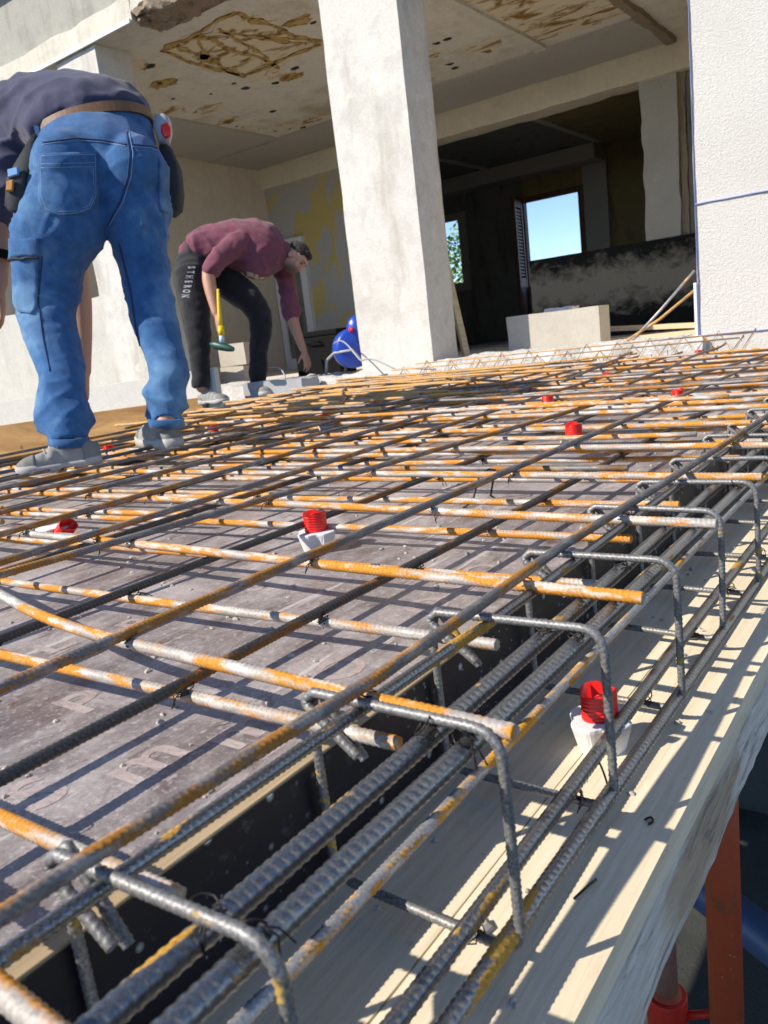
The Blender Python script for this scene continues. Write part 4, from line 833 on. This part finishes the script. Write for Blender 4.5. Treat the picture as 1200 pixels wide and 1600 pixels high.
M['hair'] = cloth_mat('short_black_hair', (.008, .007, .006), (.02, .016, .013), .7, None, 600, .002)
M['stubble'] = cloth_mat('cropped_hair_and_beard', (.10, .05, .033), (.17, .095, .065), .8, None, 800, .001)
def finger_chain(mb, root, tip_dir, curl_dir, L, r):
    p = Vector(root); d = Vector(tip_dir).normalized(); c = Vector(curl_dir).normalized(); pts = [(p - d*.02, r*1.05), (p, r)]
    for k, f in enumerate((.45, .32, .23)):
        a = (.12, .45, .4)[k]; d = (d + c*a).normalized(); p = p + d*(L*f); pts.append((p.copy(), r*(1-.1*(k+1))))
    limb(mb, pts, 10)
def hand(mb, wrist, d, side, palm, s=1.0, curl=.5, thumb_side=1):
    """palm and five fingers; d: wrist to knuckles, side: towards the little finger, palm: out of the palm"""
    wrist = Vector(wrist); d = Vector(d).normalized(); side = Vector(side); side = (side - d*side.dot(d)).normalized(); palm = Vector(palm); palm = (palm - d*palm.dot(d) - side*palm.dot(side)).normalized()
    limb(mb, [(wrist - d*.01, .027*s, .020*s, side), (wrist + d*.03*s, .034*s, .017*s, side), (wrist + d*.065*s, .041*s, .015*s, side), (wrist + d*.092*s, .039*s, .012*s, side)], 14)
    for k, (o, L) in enumerate(((-.030, .074), (-.010, .084), (.011, .078), (.030, .060))):
        finger_chain(mb, wrist + d*(.090-.004*abs(k-1))*s + side*o*s, d + side*(o*2.5), palm*curl*(1+.12*k), L*s, .0088*s)
    finger_chain(mb, wrist + d*.035*s - side*.034*s + palm*.006, d*.75 - side*.75 + palm*.35, palm*.3 + side*.2 + d*.3, .068*s, .0105*s)
def boot(parent, heel, toe, name, label, sc=1.0, uppermat='suede', solemat='sole', tall=.10):
    heel = Vector(heel); toe = Vector(toe); d = toe - heel; d.z = 0; L = .30*sc; ang = math.atan2(d.y, d.x)
    root = new_obj(name, None); root.parent = parent; root.location = heel - parent.location; root.rotation_euler = (0, 0, ang); root['label'] = label
    def prof(x):   # half width and top height along the foot
        xs = [0, .03, .07, .12, .18, .23, .27, .295, .302]; ws = [.022, .036, .037, .036, .043, .049, .045, .030, .012]; hs = [.075, .095, .105, .105, .085, .070, .060, .045, .030]
        return np.interp(x, xs, ws)*sc, np.interp(x, xs, hs)*sc
    up = MB(); rings = []
    for x in np.linspace(0, .302, 22):
        w0, h0 = prof(x); rings.append([(x*sc, math.copysign(abs(math.cos(a))**.75, math.cos(a))*w0, .022*sc + max(0, math.sin(a))**.8*(h0-.022*sc)) for a in np.linspace(0, math.pi, 13)] + [(x*sc, -w0*.9, .012*sc), (x*sc, w0*.9, .012*sc)])
    up.loft(rings)
    limb(up, [(Vector((.062*sc, 0, .05*sc)), .036*sc, .044*sc, (0,1,0)), (Vector((.066*sc, 0, .07*sc)), .032*sc, .038*sc, (0,1,0)), (Vector((.070*sc, 0, tall*sc)), .031*sc, .036*sc, (0,1,0)), (Vector((.074*sc, 0, (tall+.02)*sc)), .030*sc, .034*sc, (0,1,0))])
    def dsp(c, n_): return mnoise.noise(c*38+Vector((ang, 0, 0)))*.0022 + (.003*math.sin(c.x*150) if .13*sc < c.x < .2*sc and c.z > .05*sc else 0)
    o = fuse(up, 'upper', .006, 5, dsp, M[uppermat]); o.parent = root; o.location = (0, 0, 0)
    so_ = MB(); rings = []
    for x in np.linspace(-.004, .308, 24):
        w0 = prof(min(max(x, 0), .302))[0] + .004*sc; tz = .028 + (.008 if x > .24 else 0) + (.006 if x < .06 else 0); rz = .0 + (.012*((x-.24)/.06)**2 if x > .24 else 0); rz2 = rz + (.010 if .10 < x < .15 else 0)
        rings.append([(x*sc, -w0, rz2*sc), (x*sc, w0, rz2*sc), (x*sc, w0*1.03, tz*.6*sc), (x*sc, w0, tz*sc), (x*sc, -w0, tz*sc), (x*sc, -w0*1.03, tz*.6*sc)])
    so_.loft(rings); new_obj('sole', so_.mesh('sole', True), M[solemat], root)
    tc_ = MB(); rings = []
    for x in np.linspace(.232, .304, 10):
        w0, h0 = prof(min(x, .302)); rings.append([(x*sc + .001, math.copysign(abs(math.cos(a))**.75, math.cos(a))*(w0+.0025), .022*sc + max(0, math.sin(a))**.8*(h0-.022*sc+.0028)) for a in np.linspace(0, math.pi, 13)] + [(x*sc, -w0*.9, .014*sc), (x*sc, w0*.9, .014*sc)])
    tc_.loft(rings); new_obj('toe_cap', tc_.mesh('toe_cap', True), M['suede_dark'], root)
    hc_ = MB(); rings = []
    for x in np.linspace(-.002, .062, 8):
        w0, h0 = prof(max(x, 0)); rings.append([(x*sc - .001, math.copysign(abs(math.cos(a))**.75, math.cos(a))*(w0+.0025), .022*sc + max(0, math.sin(a))**.8*(min(h0, .075)-.022*sc+.002)) for a in np.linspace(0, math.pi, 13)] + [(x*sc, -w0*.9, .014*sc), (x*sc, w0*.9, .014*sc)])
    hc_.loft(rings); new_obj('heel_counter', hc_.mesh('heel_counter', True), M['suede_dark'], root)
    lc = MB()
    for k in range(4):
        x = (.125+.022*k)*sc; w0, h0 = prof(x/sc); lc.tube([(x, -.028*sc, h0*.88), (x+.006, 0, h0+.004), (x, .028*sc, h0*.88)], .0022, 6)
    new_obj('laces', lc.mesh('laces', True), M['sole'], root)
    return root

# ---- worker in jeans
w1 = thing('person', 'worker in blue jeans and slate T-shirt bent over with his back to us', 'person', (-2.12, 1.5, 0))
px = 1/F
def r1(h, d): return h*d*px
LL = [(357, 92, 70, 2.54), (400, 78, 61, 2.54), (450, 75, 51, 2.55), (493, 76, 45, 2.54), (547, 86, 42, 2.51), (587, 96, 38, 2.48), (627, 95, 40, 2.45), (655, 103, 41, 2.44), (680, 107, 31, 2.41), (694, 108, 28, 2.40)]
RL = [(357, 215, 51, 2.62), (400, 222, 41, 2.63), (450, 232, 38, 2.64), (493, 241, 37, 2.63), (547, 254, 32, 2.60), (587, 265, 34, 2.57), (613, 260, 34, 2.56), (640, 260, 30, 2.55), (664, 260, 25.5, 2.52)]
f1 = Vector((-.83, .55, 0)); side1 = Vector((.55, .83, 0))          # the way he faces, and his right
pelv = V3(150, 272, 2.64); waist = V3(146, 212, 2.72); chest = V3(88, 205, 2.92); shm = V3(40, 215, 3.06)
shl = V3(-18, 222, 2.92); shr = V3(95, 222, 3.17)
def trunk(mb, g):
    limb(mb, [(V3(146, 300, 2.62), .19+g, .13+g, CX), (V3(149, 262, 2.63), .208+g, .155+g, CX), (V3(148, 228, 2.67), .19+g, .135+g, CX)], ends=(True, False))
bc = V3(146, 205, 2.69); bt = (UP*.93 + f1*.22 - CX*.06).normalized()
jm = MB()
for T_, s_ in ((LL, -1), (RL, 1)):
    hipp = V3(108, 292, 2.58) if s_ < 0 else V3(205, 295, 2.64)
    limb(jm, [(hipp, .125, .135, CX)] + [(V3(x, y, d), r1(h, d)*.97, r1(h, d)*(1.0 if y > 420 else .95), CX) for y, x, h, d in T_], ends=(True, False))
trunk(jm, .0)
ell(jm, V3(105, 268, 2.55), (.115, .13, .125), (CX, CZ, CY)); ell(jm, V3(212, 272, 2.60), (.105, .125, .12), (CX, CZ, CY))
limb(jm, [(bc - bt*.10, .194, .138, CX), (bc - bt*.045, .194, .131, CX), (bc + bt*.014, .191, .126, CX)], ends=(False, False))
def denim_disp(c, n_):
    z = c.z; q = c
    def rdg(v, k): return max(0, 1-abs(mnoise.noise(v))*2.2)**k
    a = mnoise.noise(Vector((q.x*5, q.y*5, q.z*9)))*.006 + mnoise.noise(Vector((q.x*13, q.y*13, q.z*20)))*.0022
    low = max(0, min(1, (.36-z)/.22)); a += low*(rdg(Vector((q.x*3+3, q.y*3, q.z*8+q.x*5)), 2)*.020 + rdg(Vector((q.x*6, q.y*6+5, q.z*13-q.x*8)), 2)*.008 - .012)
    kn = math.exp(-((z-.50)/.12)**2); a += kn*(rdg(Vector((q.x*4, q.y*4+2, q.z*16+q.x*9)), 3)*.010 + rdg(Vector((q.x*6+7, q.y*6, q.z*24-q.x*6)), 2)*.004 - .004)
    ct = math.exp(-((z-.72)/.09)**2); a += ct*(rdg(Vector((q.x*9+q.z*9, q.y*9, q.z*5)), 3)*.011 + rdg(Vector((q.x*12-q.z*11, q.y*12, q.z*7+3)), 3)*.006 - .004)
    st = math.exp(-((z-.88)/.08)**2); a += st*rdg(Vector((q.x*6, q.y*6, q.z*14+1)), 4)*.005
    return a
jeans = fuse(jm, 'jeans', .0085, 5, denim_disp, M['denim'], w1)
jt = bvh(jeans)
# shirt
sm_ = MB()
limb(sm_, [(bc + bt*.003, .193, .127, CX), (bc + bt*.03 + f1*.01, .199, .136, CX), (V3(126, 188, 2.81), .215, .150, side1), (V3(100, 192, 2.90), .222, .162, side1), (V3(70, 200, 2.98), .222, .160, side1), (V3(42, 210, 3.05), .19, .13, side1), (V3(22, 222, 3.11), .10, .085, side1)])
limb(sm_, [(V3(10, 215, 2.98), .10), (shl, .092), (V3(-22, 262, 2.88), .086), (V3(-20, 310, 2.86), .080), (V3(-16, 338, 2.85), .078)])
limb(sm_, [(V3(70, 218, 3.12), .09), (shr, .085), (V3(108, 290, 3.18), .075), (V3(112, 345, 3.18), .07)])
ell(sm_, V3(28, 262, 2.90), (.10, .13, .15), (CX, CZ, CY))
def cot(c, n_): return mnoise.noise(Vector((c.x*7, c.y*7, c.z*7)))*.008 + mnoise.noise(Vector((c.x*20, c.y*20+c.z*10, c.z*9)))*.003 + max(0, 1-abs(mnoise.noise(Vector((c.x*5-c.z*8, c.y*7+2, c.z*5))))*2.4)**2*.013 + max(0, 1-abs(mnoise.noise(Vector((c.x*9+c.z*7, c.y*9, c.z*6))))*3)*.006
shirt = fuse(sm_, 't_shirt', .0095, 4, cot, M['shirt1'], w1)
# body: skin, one continuous surface under the clothes
bm1 = MB()
for T_, s_ in ((LL, -1), (RL, 1)):
    hipp = V3(108, 292, 2.58) if s_ < 0 else V3(205, 295, 2.64)
    limb(bm1, [(hipp, .09)] + [(V3(x, y, d), r1(h, d)*.62) for y, x, h, d in T_[:4:3] + T_[4:9:2]])
limb(bm1, [(V3(146, 300, 2.62), .15, .10, CX), (pelv, .16, .11, CX), (waist, .15, .095, CX), (chest, .17, .11, side1), (shm, .15, .09, side1)])
limb(bm1, [(shm, .06), (V3(8, 240, 3.16), .055), (V3(-22, 275, 3.2), .056)])
hc = V3(-42, 312, 3.22); ell(bm1, hc, (.078, .098, .118), (CX, CZ, CY)); ell(bm1, hc + CY*.06 + f1*.03, (.055, .06, .06), (CX, CZ, CY)); ell(bm1, hc + f1*.098 + CY*.02, (.014, .02, .018), (CX, CZ, CY))
for s_ in (-1, 1): ell(bm1, hc + side1*.08*s_, (.012, .022, .03), (side1, f1, UP))
limb(bm1, [(shl, .055), (V3(-20, 300, 2.87), .052), (V3(-10, 352, 2.84), .046), (V3(-5, 385, 2.80), .044), (V3(-2, 425, 2.76), .032), (V3(-1, 445, 2.75), .028)])
hand(bm1, V3(-1, 448, 2.745), CY + CX*.1, f1, -CX, 1, .5)
limb(bm1, [(shr, .055), (V3(112, 350, 3.19), .052), (V3(118, 425, 3.17), .050), (V3(122, 470, 3.15), .052), (V3(126, 520, 3.13), .044), (V3(130, 565, 3.11), .031), (V3(131, 582, 3.10), .028)])
hand(bm1, V3(132, 586, 3.10), CY + CX*.06, f1, -CX, 1, .55)
body1 = fuse(bm1, 'body', .0062, 3, None, M['skin'], w1)
hair1 = MB(); ell(hair1, hc - CY*.02 - f1*.015, (.084, .10, .115), (CX, CZ, CY)); fuse(hair1, 'hair', .008, 3, lambda c, n_: mnoise.noise(c*60)*.003, M['hair'], w1)
# belt, loops, pockets and seams, all on the jeans
blt = MB(); rings = []
bc = V3(146, 205, 2.69); bt = (UP*.93 + f1*.22 - CX*.06).normalized(); bu = (CX - bt*CX.dot(bt)).normalized(); bv = bt.cross(bu)
for o_, rr in ((-.017, .0), (-.017, .006), (.017, .006), (.017, .0)):
    rings.append([bc + bt*o_ + bu*(math.cos(a)*(.1985+rr)) + bv*(math.sin(a)*(.130+rr)) for a in np.linspace(0, 2*math.pi, 64, endpoint=False)])
rings.append(rings[0]); blt.loft(rings, False); belt = blt.build('belt', M['leather'], w1, False); belt.location = -w1.location
bt_ = bvh(belt)
def place_on(root, o): o.parent = root; o.location = -(root.location); return o
for (x0, y0, x1, y1) in ((57, 196, 66, 226), (175, 166, 182, 192), (187, 166, 194, 193)):
    a, n0 = hit(bt_, x0+3, y0+10); 
    if a is None: continue
    a = a - CZ*.006; up_ = (bt*.8 + UP*.4).normalized()
    o = MB().loft([[a + up_*s_*.028 + CX*(c_*.008) - CZ*(dz) for c_, dz in ((-1, 0), (1, 0), (1, .004), (-1, .004))] for s_ in (-1.0, -.5, 0, .5, 1.0)]).build('belt_loop', M['denim'], None, False, .001); place_on(w1, o)
pk = patch(jt, [(61, 240), (152, 238), (155, 333), (60, 338)], 'back_pocket', M['denim'], w1, 18, 18, .0045, .3)
patch(jt, [(247, 247), (269, 258), (267, 335), (247, 330)], 'back_pocket', M['denim'], w1, 8, 14, .0045, .3)
patch(jt, [(20, 380), (60, 378), (58, 492), (24, 486)], 'cargo_pocket', M['denim'], w1, 10, 18, .008, .15)
patch(jt, [(19, 374), (61, 372), (61, 400), (19, 402)], 'cargo_flap', M['denim'], w1, 10, 6, .013)
for pts, mt, r_ in (([(197, 205), (203, 240), (200, 275), (188, 315), (168, 352)], 'denim_dark', .003), ([(202, 208), (208, 240), (205, 275), (193, 315), (171, 352)], 'stitch', .0016),
                    ([(66, 223), (120, 216), (160, 219), (198, 226)], 'denim_dark', .0028), ([(206, 226), (235, 228), (258, 236)], 'denim_dark', .0028), ([(66, 226), (120, 219), (160, 222), (198, 229)], 'stitch', .0015), ([(206, 229), (235, 231), (258, 239)], 'stitch', .0015),
                    ([(66, 400), (60, 470), (66, 520), (78, 580)], 'denim_dark', .0022), ([(186, 380), (203, 450), (214, 520), (228, 570)], 'denim_dark', .004)):
    seam(jt, pts, 'seam', M[mt], jeans, r_)
pt = bvh(pk)
for pts in ([(65, 243), (149, 241)], [(64, 256), (149, 254)], [(64, 262), (149, 260)], [(149, 243), (150, 305), (141, 325), (118, 333), (92, 335), (72, 326), (64, 305), (64, 243)], [(146, 262), (147, 303), (139, 321), (118, 329), (92, 331)]): seam(pt, pts, 'pocket_seam', M['stitch'], pk, .0013, .0006)
seam(jt, [(19, 404), (40, 405), (61, 402)], 'zip', M['holster'], jeans, .004, .011)
# hems
for T_ in (LL[-1], RL[-1]):
    y, x, h, d = T_; c = V3(x, y-3, d); o = MB(); rings = [[c + UP*dz + CX*(math.cos(a)*(r1(h, d)+rr)) + Vector((CZ.x, CZ.y, 0)).normalized()*(math.sin(a)*(r1(h, d)+rr)) for a in np.linspace(0, 2*math.pi, 40, endpoint=False)] for dz, rr in ((-.012, -.004), (-.012, .004), (.014, .006), (.014, -.004), (-.012, -.004))]
    o.loft(rings, False); place_on(w1, o.build('hem', M['denim'], None, True))
GR = lambda x, y, z=.006: CO + (V3(x, y, 1)-CO)*((z-.25)/((V3(x, y, 1)-CO).z))
CXh = Vector((CX.x, CX.y, 0)).normalized(); CZh = Vector((CZ.x, CZ.y, 0)).normalized()
def foot_at(an, d, z): d = d.normalized(); h_ = an - d*.06; h_.z = z; return h_, h_ + d*.3
hl, tl = foot_at(V3(119, 690, 2.385), -CXh*.90 - CZh*.36, -.012); boot(w1, hl, tl, 'boot', 'grey suede left boot with a rounded toe', .78, 'suede', 'sole', .075)
hr, tr_ = foot_at(V3(259, 664, 2.545), f1 - CXh*.25, -.004); boot(w1, hr, tr_, 'boot', 'grey suede right boot seen from behind')
place_on(w1, MB().loft([[V3(-3, 399, 2.76) + CY*dz + CX*(math.cos(a)*(.040+rr)) + CZ*(math.sin(a)*(.040+rr)) for a in np.linspace(0, 2*math.pi, 24, endpoint=False)] for dz, rr in ((-.012, 0), (-.012, .006), (.012, .006), (.012, 0))]).build('watch', M['black_plastic'], None, True))
# tool holsters on the belt
ho = new_obj('tool_holster', None, None, w1); ho.location = V3(34, 270, 2.50) - w1.location; ho['label'] = 'black holster on his left hip with an orange tab'
def scr(mb, poly, d, th, ox, oy, dr):
    """solid with the given outline, th deep, standing square to the line of sight at its own depth"""
    c0 = V3(ox, oy, dr); r0 = [V3(x, y, d) - c0 for x, y in poly]; cen = sum(r0, Vector())/len(r0)
    mb.loft([[cen + (p-cen)*s_ + CZ*z_ for p in r0] for s_, z_ in ((.86, -th*.5), (1, -th*.3), (1.02, 0), (1, th*.4), (.8, th*.5))]); return mb
scr(MB(), [(58, 212), (46, 232), (28, 262), (14, 288), (12, 325), (24, 334), (44, 330), (55, 316), (56, 280), (62, 240)], 2.50, .07, 34, 270, 2.50).build('pouch_body', M['holster'], ho, True)
scr(MB(), [(14, 278), (40, 268), (42, 325), (28, 334), (13, 328)], 2.452, .03, 34, 270, 2.50).build('front_pocket', M['holster'], ho, True)
scr(MB(), [(11, 284), (21, 281), (20, 298), (10, 299)], 2.43, .012, 34, 270, 2.50).build('tab', flat('orange_tab', (.55, .25, .07), .8), ho)
scr(MB(), [(13, 266), (29, 262), (30, 274), (14, 279)], 2.44, .02, 34, 270, 2.50).build('notepad', flat('light_blue_card', (.20, .42, .72), .7), ho)
ho2 = new_obj('tool_holster', None, None, w1); ho2.location = V3(272, 280, 2.74) - w1.location; ho2['label'] = 'black holster hanging behind his right hip'
scr(MB(), [(252, 225), (270, 235), (281, 262), (285, 300), (282, 326), (270, 336), (255, 330), (250, 270)], 2.74, .08, 272, 280, 2.74).build('pouch_body', M['holster'], ho2, True)
tp = thing('tape_measure', 'grey and red tape measure clipped over the belt on the right hip', 'tape measure', V3(254, 203, 2.70))
scr(MB(), [(243, 183), (256, 180), (265, 186), (268, 205), (264, 222), (250, 226), (241, 200)], 2.70, .045, 254, 203, 2.70).build('case', flat('grey_tool_case', (.36, .38, .42), .4), tp, True)
scr(MB(), [(252, 196), (261, 191), (267, 200), (266, 213), (258, 216), (252, 208)], 2.672, .012, 254, 203, 2.70).build('grip', M['red_plastic'], tp, True)

# ---- worker in the maroon top
w2 = thing('person', 'bearded worker in maroon top and black trousers stooping, yellow hammer in hand', 'person', (-4.55, 4.6, DECK))
D2 = 6.2; r2 = lambda h, d=6.2: h*d*px
tr2 = MB()
NL = [(424, 300, 27, 6.06), (450, 302, 25, 6.04), (480, 306, 22, 6.03), (515, 310, 20, 6.03), (550, 312, 17, 6.04), (580, 313, 15, 6.05), (606, 314, 14, 6.06)]
FL = [(425, 335, 26, 6.28), (448, 365, 25, 6.27), (472, 392, 22, 6.25), (495, 406, 19, 6.25), (520, 407, 17, 6.26), (550, 404, 15, 6.28), (580, 403, 14, 6.29), (600, 403, 12.5, 6.30)]
for T_ in (NL, FL): limb(tr2, [(V3(x, y, d), r2(h, d), r2(h, d)*.95, CX) for y, x, h, d in T_], ends=(True, False))
ell(tr2, V3(310, 412, 6.17), (.15, .17, .13), (CX, CZ, CY)); ell(tr2, V3(300, 418, 6.12), (.12, .13, .13), (CX, CZ, CY)); limb(tr2, [(V3(300, 405, 6.17), .12, .17, CY), (V3(318, 398, 6.18), .125, .165, CY), (V3(335, 394, 6.18), .12, .16, CY)])
def sweat(c, n_): return mnoise.noise(Vector((c.x*6, c.y*6, c.z*10)))*.010 + mnoise.noise(Vector((c.x*15, c.y*15, c.z*24)))*.005
trous = fuse(tr2, 'trousers', .011, 3, sweat, M['black_cloth'], w2); tt = bvh(trous)
top = MB()
limb(top, [(V3(303, 396, 6.17), .125, .175, CY), (V3(325, 387, 6.17), .150, .185, CY), (V3(352, 383, 6.17), .170, .195, CY), (V3(385, 384, 6.17), .200, .20, CY), (V3(412, 390, 6.17), .205, .20, CY), (V3(432, 394, 6.17), .155, .165, CY), (V3(444, 394, 6.17), .085, .09, CY)])
ell(top, V3(402, 412, 6.16), (.13, .15, .12), (CX, CZ, CY))
limb(top, [(V3(385, 376, 6.05), .085), (V3(365, 384, 5.99), .083), (V3(345, 402, 5.96), .076), (V3(330, 420, 5.94), .070)])
limb(top, [(V3(418, 392, 6.30), .085), (V3(438, 412, 6.36), .08), (V3(448, 445, 6.37), .074), (V3(454, 478, 6.36), .068), (V3(456, 492, 6.36), .066)])
def cot2(c, n_): return mnoise.noise(Vector((c.x*6, c.y*6, c.z*6)))*.012 + max(0, 1-abs(mnoise.noise(Vector((c.x*8+c.z*6, c.y*8, c.z*7))))*3)*.012 + mnoise.noise(Vector((c.x*18, c.y*18, c.z*14)))*.005
topo = fuse(top, 'long_top', .011, 3, cot2, M['maroon'], w2); tpt = bvh(topo)
b2 = MB()
for T_ in (NL, FL): limb(b2, [(V3(x, y, d), r2(h, d)*.6) for y, x, h, d in T_[::2]])
limb(b2, [(V3(306, 412, 6.17), .11, .14, CY), (V3(330, 392, 6.17), .10, .14, CY), (V3(385, 386, 6.17), .12, .15, CY), (V3(428, 388, 6.17), .10, .15, CY)])
limb(b2, [(V3(425, 385, 6.17), .07), (V3(444, 389, 6.17), .060), (V3(458, 400, 6.17), .058)])
# head: crown to the upper right, face down to the lower right
hu = (CX*.76 - CY*.65).normalized(); hf = (CX*.65 + CY*.76 - CZ*.18).normalized(); hs = hu.cross(hf).normalized(); hc2 = V3(462, 403, 6.16)
if hs.dot(CZ) > 0: hs = -hs                                 # hs points to the near ear
A_ = (hs, hf, hu)
def hp(a, b_, c): return hc2 + hs*a + hf*b_ + hu*c
ell(b2, hp(0, -.012, .03), (.074, .096, .088), A_, 18); ell(b2, hp(0, .018, -.05), (.058, .074, .070), A_, 16); ell(b2, hp(0, .055, -.088), (.030, .030, .026), A_); limb(b2, [(hp(0, .084, -.0), .011), (hp(0, .100, -.024), .014), (hp(0, .104, -.040), .016)], 10)
ell(b2, hp(0, .076, .020), (.05, .020, .016), A_); ell(b2, hp(0, .080, -.066), (.022, .014, .007), A_); ell(b2, hp(0, .078, -.077), (.020, .013, .007), A_)
for s_ in (-1, 1):
    ell(b2, hp(.074*s_, -.012, -.012), (.010, .022, .032), A_); ell(b2, hp(.040*s_, .062, -.03), (.022, .02, .022), A_); ell(b2, hp(.030*s_, .074, .003), (.013, .010, .008), A_)
# arms and hands
limb(b2, [(V3(366, 384, 5.99), .055), (V3(330, 421, 5.945), .052), (V3(326, 432, 5.94), .050), (V3(329, 452, 5.93), .047), (V3(334, 474, 5.92), .038), (V3(338, 490, 5.915), .031)])
hand(b2, V3(338.5, 491, 5.915), CY*1 + CX*.12, CX*.4 - CZ*.9, CX*1 + CZ*.4, 1.0, 1.25)
limb(b2, [(V3(436, 408, 6.36), .055), (V3(455, 486, 6.36), .050), (V3(459, 505, 6.355), .046), (V3(467, 528, 6.35), .037), (V3(474, 546, 6.34), .029)])
hand(b2, V3(475, 548, 6.34), CY*1 + CX*.28, CZ*.6 + CX*.5, -CX*.8 + CZ*.5, 1.02, .35)
def skin2():
    k = NT('warm_skin_with_stubble'); n1 = k.noise(40, 4); n2 = k.noise(9, 3); a = (.50, .27, .185)  # same skin tone, darkened further on for beard and cropped hair
    col = k.mix(n1, tuple(x*.9 for x in a), a); col = k.mix(k.ramp(n2, .45, .7, 0, .4), col, (.47, .2, .13))
    f = k.noise(150, 3, .7); off = w2.location
    for c, r0, r1_, colr, am in ((hp(0, .045, -.088), .050, .078, (.07, .038, .026), .85), (hp(0, -.085, .0), .065, .100, (.13, .085, .062), .8)):
        d = k.n('ShaderNodeVectorMath', operation='DISTANCE'); k.link(k.co, d.inputs[0]); d.inputs[1].default_value = c
        col = k.mix(k.ramp(k.math('ADD', d.outputs['Value'], k.math('MULTIPLY', k.math('SUBTRACT', f, .5), .03)), r0, r1_, am, 0), col, colr)
    m = k.fin(col, .5, k.bump(k.noise(260, 3), .2, .0006), 0, .4); k.b.inputs['Subsurface Weight'].default_value = .12; k.b.inputs['Subsurface Radius'].default_value = (.012, .005, .003); return m
body2 = fuse(b2, 'body', .0058, 2, None, skin2(), w2)
h2 = MB(); ell(h2, hp(0, -.018, .048), (.078, .098, .082), A_, 16); ell(h2, hp(0, .045, .082), (.055, .045, .030), A_); fuse(h2, 'hair', .007, 2, lambda c, n_: mnoise.noise(c*70)*.004, M['hair'], w2)
for s_ in (-1, 1):
    e_ = MB(); ell(e_, hp(.031*s_, .080, .0), (.011, .009, .008), A_, 10); place_on(w2, e_.build('eye', flat('dark_eye', (.05, .035, .03), .2), None, True))
    e_ = MB(); limb(e_, [(hp(.016*s_, .093, .018), .004), (hp(.032*s_, .091, .023), .005), (hp(.048*s_, .080, .019), .003)], 8); place_on(w2, e_.build('eyebrow', M['hair'], None, True))
# pale print on the chest and on the thigh
for q in ([(386, 424), (396, 427), (397, 434), (385, 431)], [(398, 428), (404, 430), (404, 438), (397, 435)], [(405, 433), (420, 433), (421, 441), (406, 443)], [(390, 436), (402, 439), (403, 443), (392, 440)], [(407, 441), (424, 437), (423, 442), (409, 446)]):
    patch(tpt, q, 'chest_print', flat('cream_print', (.55, .42, .28), .8), topo, 6, 5, .002)
wm = flat('white_print', (.40, .40, .43), .8)
for k, ch in enumerate('STHERON'):
    cu = bpy.data.curves.new('t', 'FONT'); cu.body = ch; cu.size = 9.0; cu.extrude = .001; cu.align_x = 'CENTER'; cu.align_y = 'CENTER'; cu.resolution_u = 2; cu.offset = .25
    to = bpy.data.objects.new('t', cu); scn.collection.objects.link(to); me = bpy.data.meshes.new_from_object(to.evaluated_get(bpy.context.evaluated_depsgraph_get())); bpy.data.objects.remove(to)
    cx_, cy_ = 299 - 1.6*k, 418 + 7.4*k; ok = True
    for v in me.vertices:
        X_, Y_ = v.co.x*.75, v.co.y*1.75; h, n_ = hit(tt, cx_ + Y_*1.0, cy_ + X_*1.0)
        if h is None: ok = False; break
        v.co = h + n_*(.003 if v.co.z > 0 else .0005) + w2.location*0
    if ok:
        me.materials.clear(); o = new_obj('thigh_print', me, wm, trous); o.location = -w2.location + w2.location - w2.location*0; o.location = -(w2.location + trous.location)
G2 = lambda x, y, z: CO + (V3(x, y, 1)-CO)*((z-.25)/((V3(x, y, 1)-CO).z))
hz = V3(403, 612, 6.36); hz.z = DECK+.03
boot(w2, V3(400, 606, 6.36)*1.0 - UP*(V3(400, 606, 6.36).z-(DECK+.03)), V3(418, 612, 6.1), 'shoe', 'grey sneaker by the cement kerb', .98, 'suede', 'sole', .09)
boot(w2, V3(310, 606, 6.12) - UP*(V3(310, 606, 6.12).z-(DECK+.02)), V3(340, 610, 6.0), 'shoe', 'sneaker hidden behind the pale panel', .98, 'suede', 'sole', .09)
# hammer in his right hand
hm = thing('hammer', 'yellow handled hammer with a dark green head hanging from the stooping worker\'s hand', 'hammer', V3(344, 541, 5.90))
hmL = lambda x, y, d: V3(x, y, d) - V3(344, 541, 5.90)
MB().tube([hmL(341, 455, 5.895), hmL(342, 470, 5.895), hmL(343, 492, 5.895)], [.013, .015, .015], 12).build('grip', flat('dark_green_grip', (.02, .08, .05), .5), hm, True)
MB().tube([hmL(340.6, 452, 5.894), hmL(341.4, 466, 5.884), hmL(343, 492, 5.886), hmL(345, 512, 5.895)], [.010, .013, .015, .017], 12).build('handle', flat('yellow_handle', (.75, .52, .02), .4), hm, True)
MB().tube([hmL(345, 510, 5.895), hmL(346, 524, 5.895)], .024, 12).build('sleeve', flat('yellow_sleeve', (.75, .50, .02), .4), hm, True)
MB().tube([hmL(346, 524, 5.895), hmL(347, 536, 5.895)], .019, 12).build('shank', flat('pale_blue_shank', (.45, .58, .66), .4), hm, True)
hd_ = MB(); a, b_ = hmL(329, 537, 5.93), hmL(365, 546, 5.86); hd_.tube([a, a*.75+b_*.25, a*.45+b_*.55, a*.2+b_*.8, b_], [.014, .034, .030, .026, .016], 14); hd_.build('head', flat('dark_green_hammer_head', (.008, .06, .05), .45), hm, True, .002)
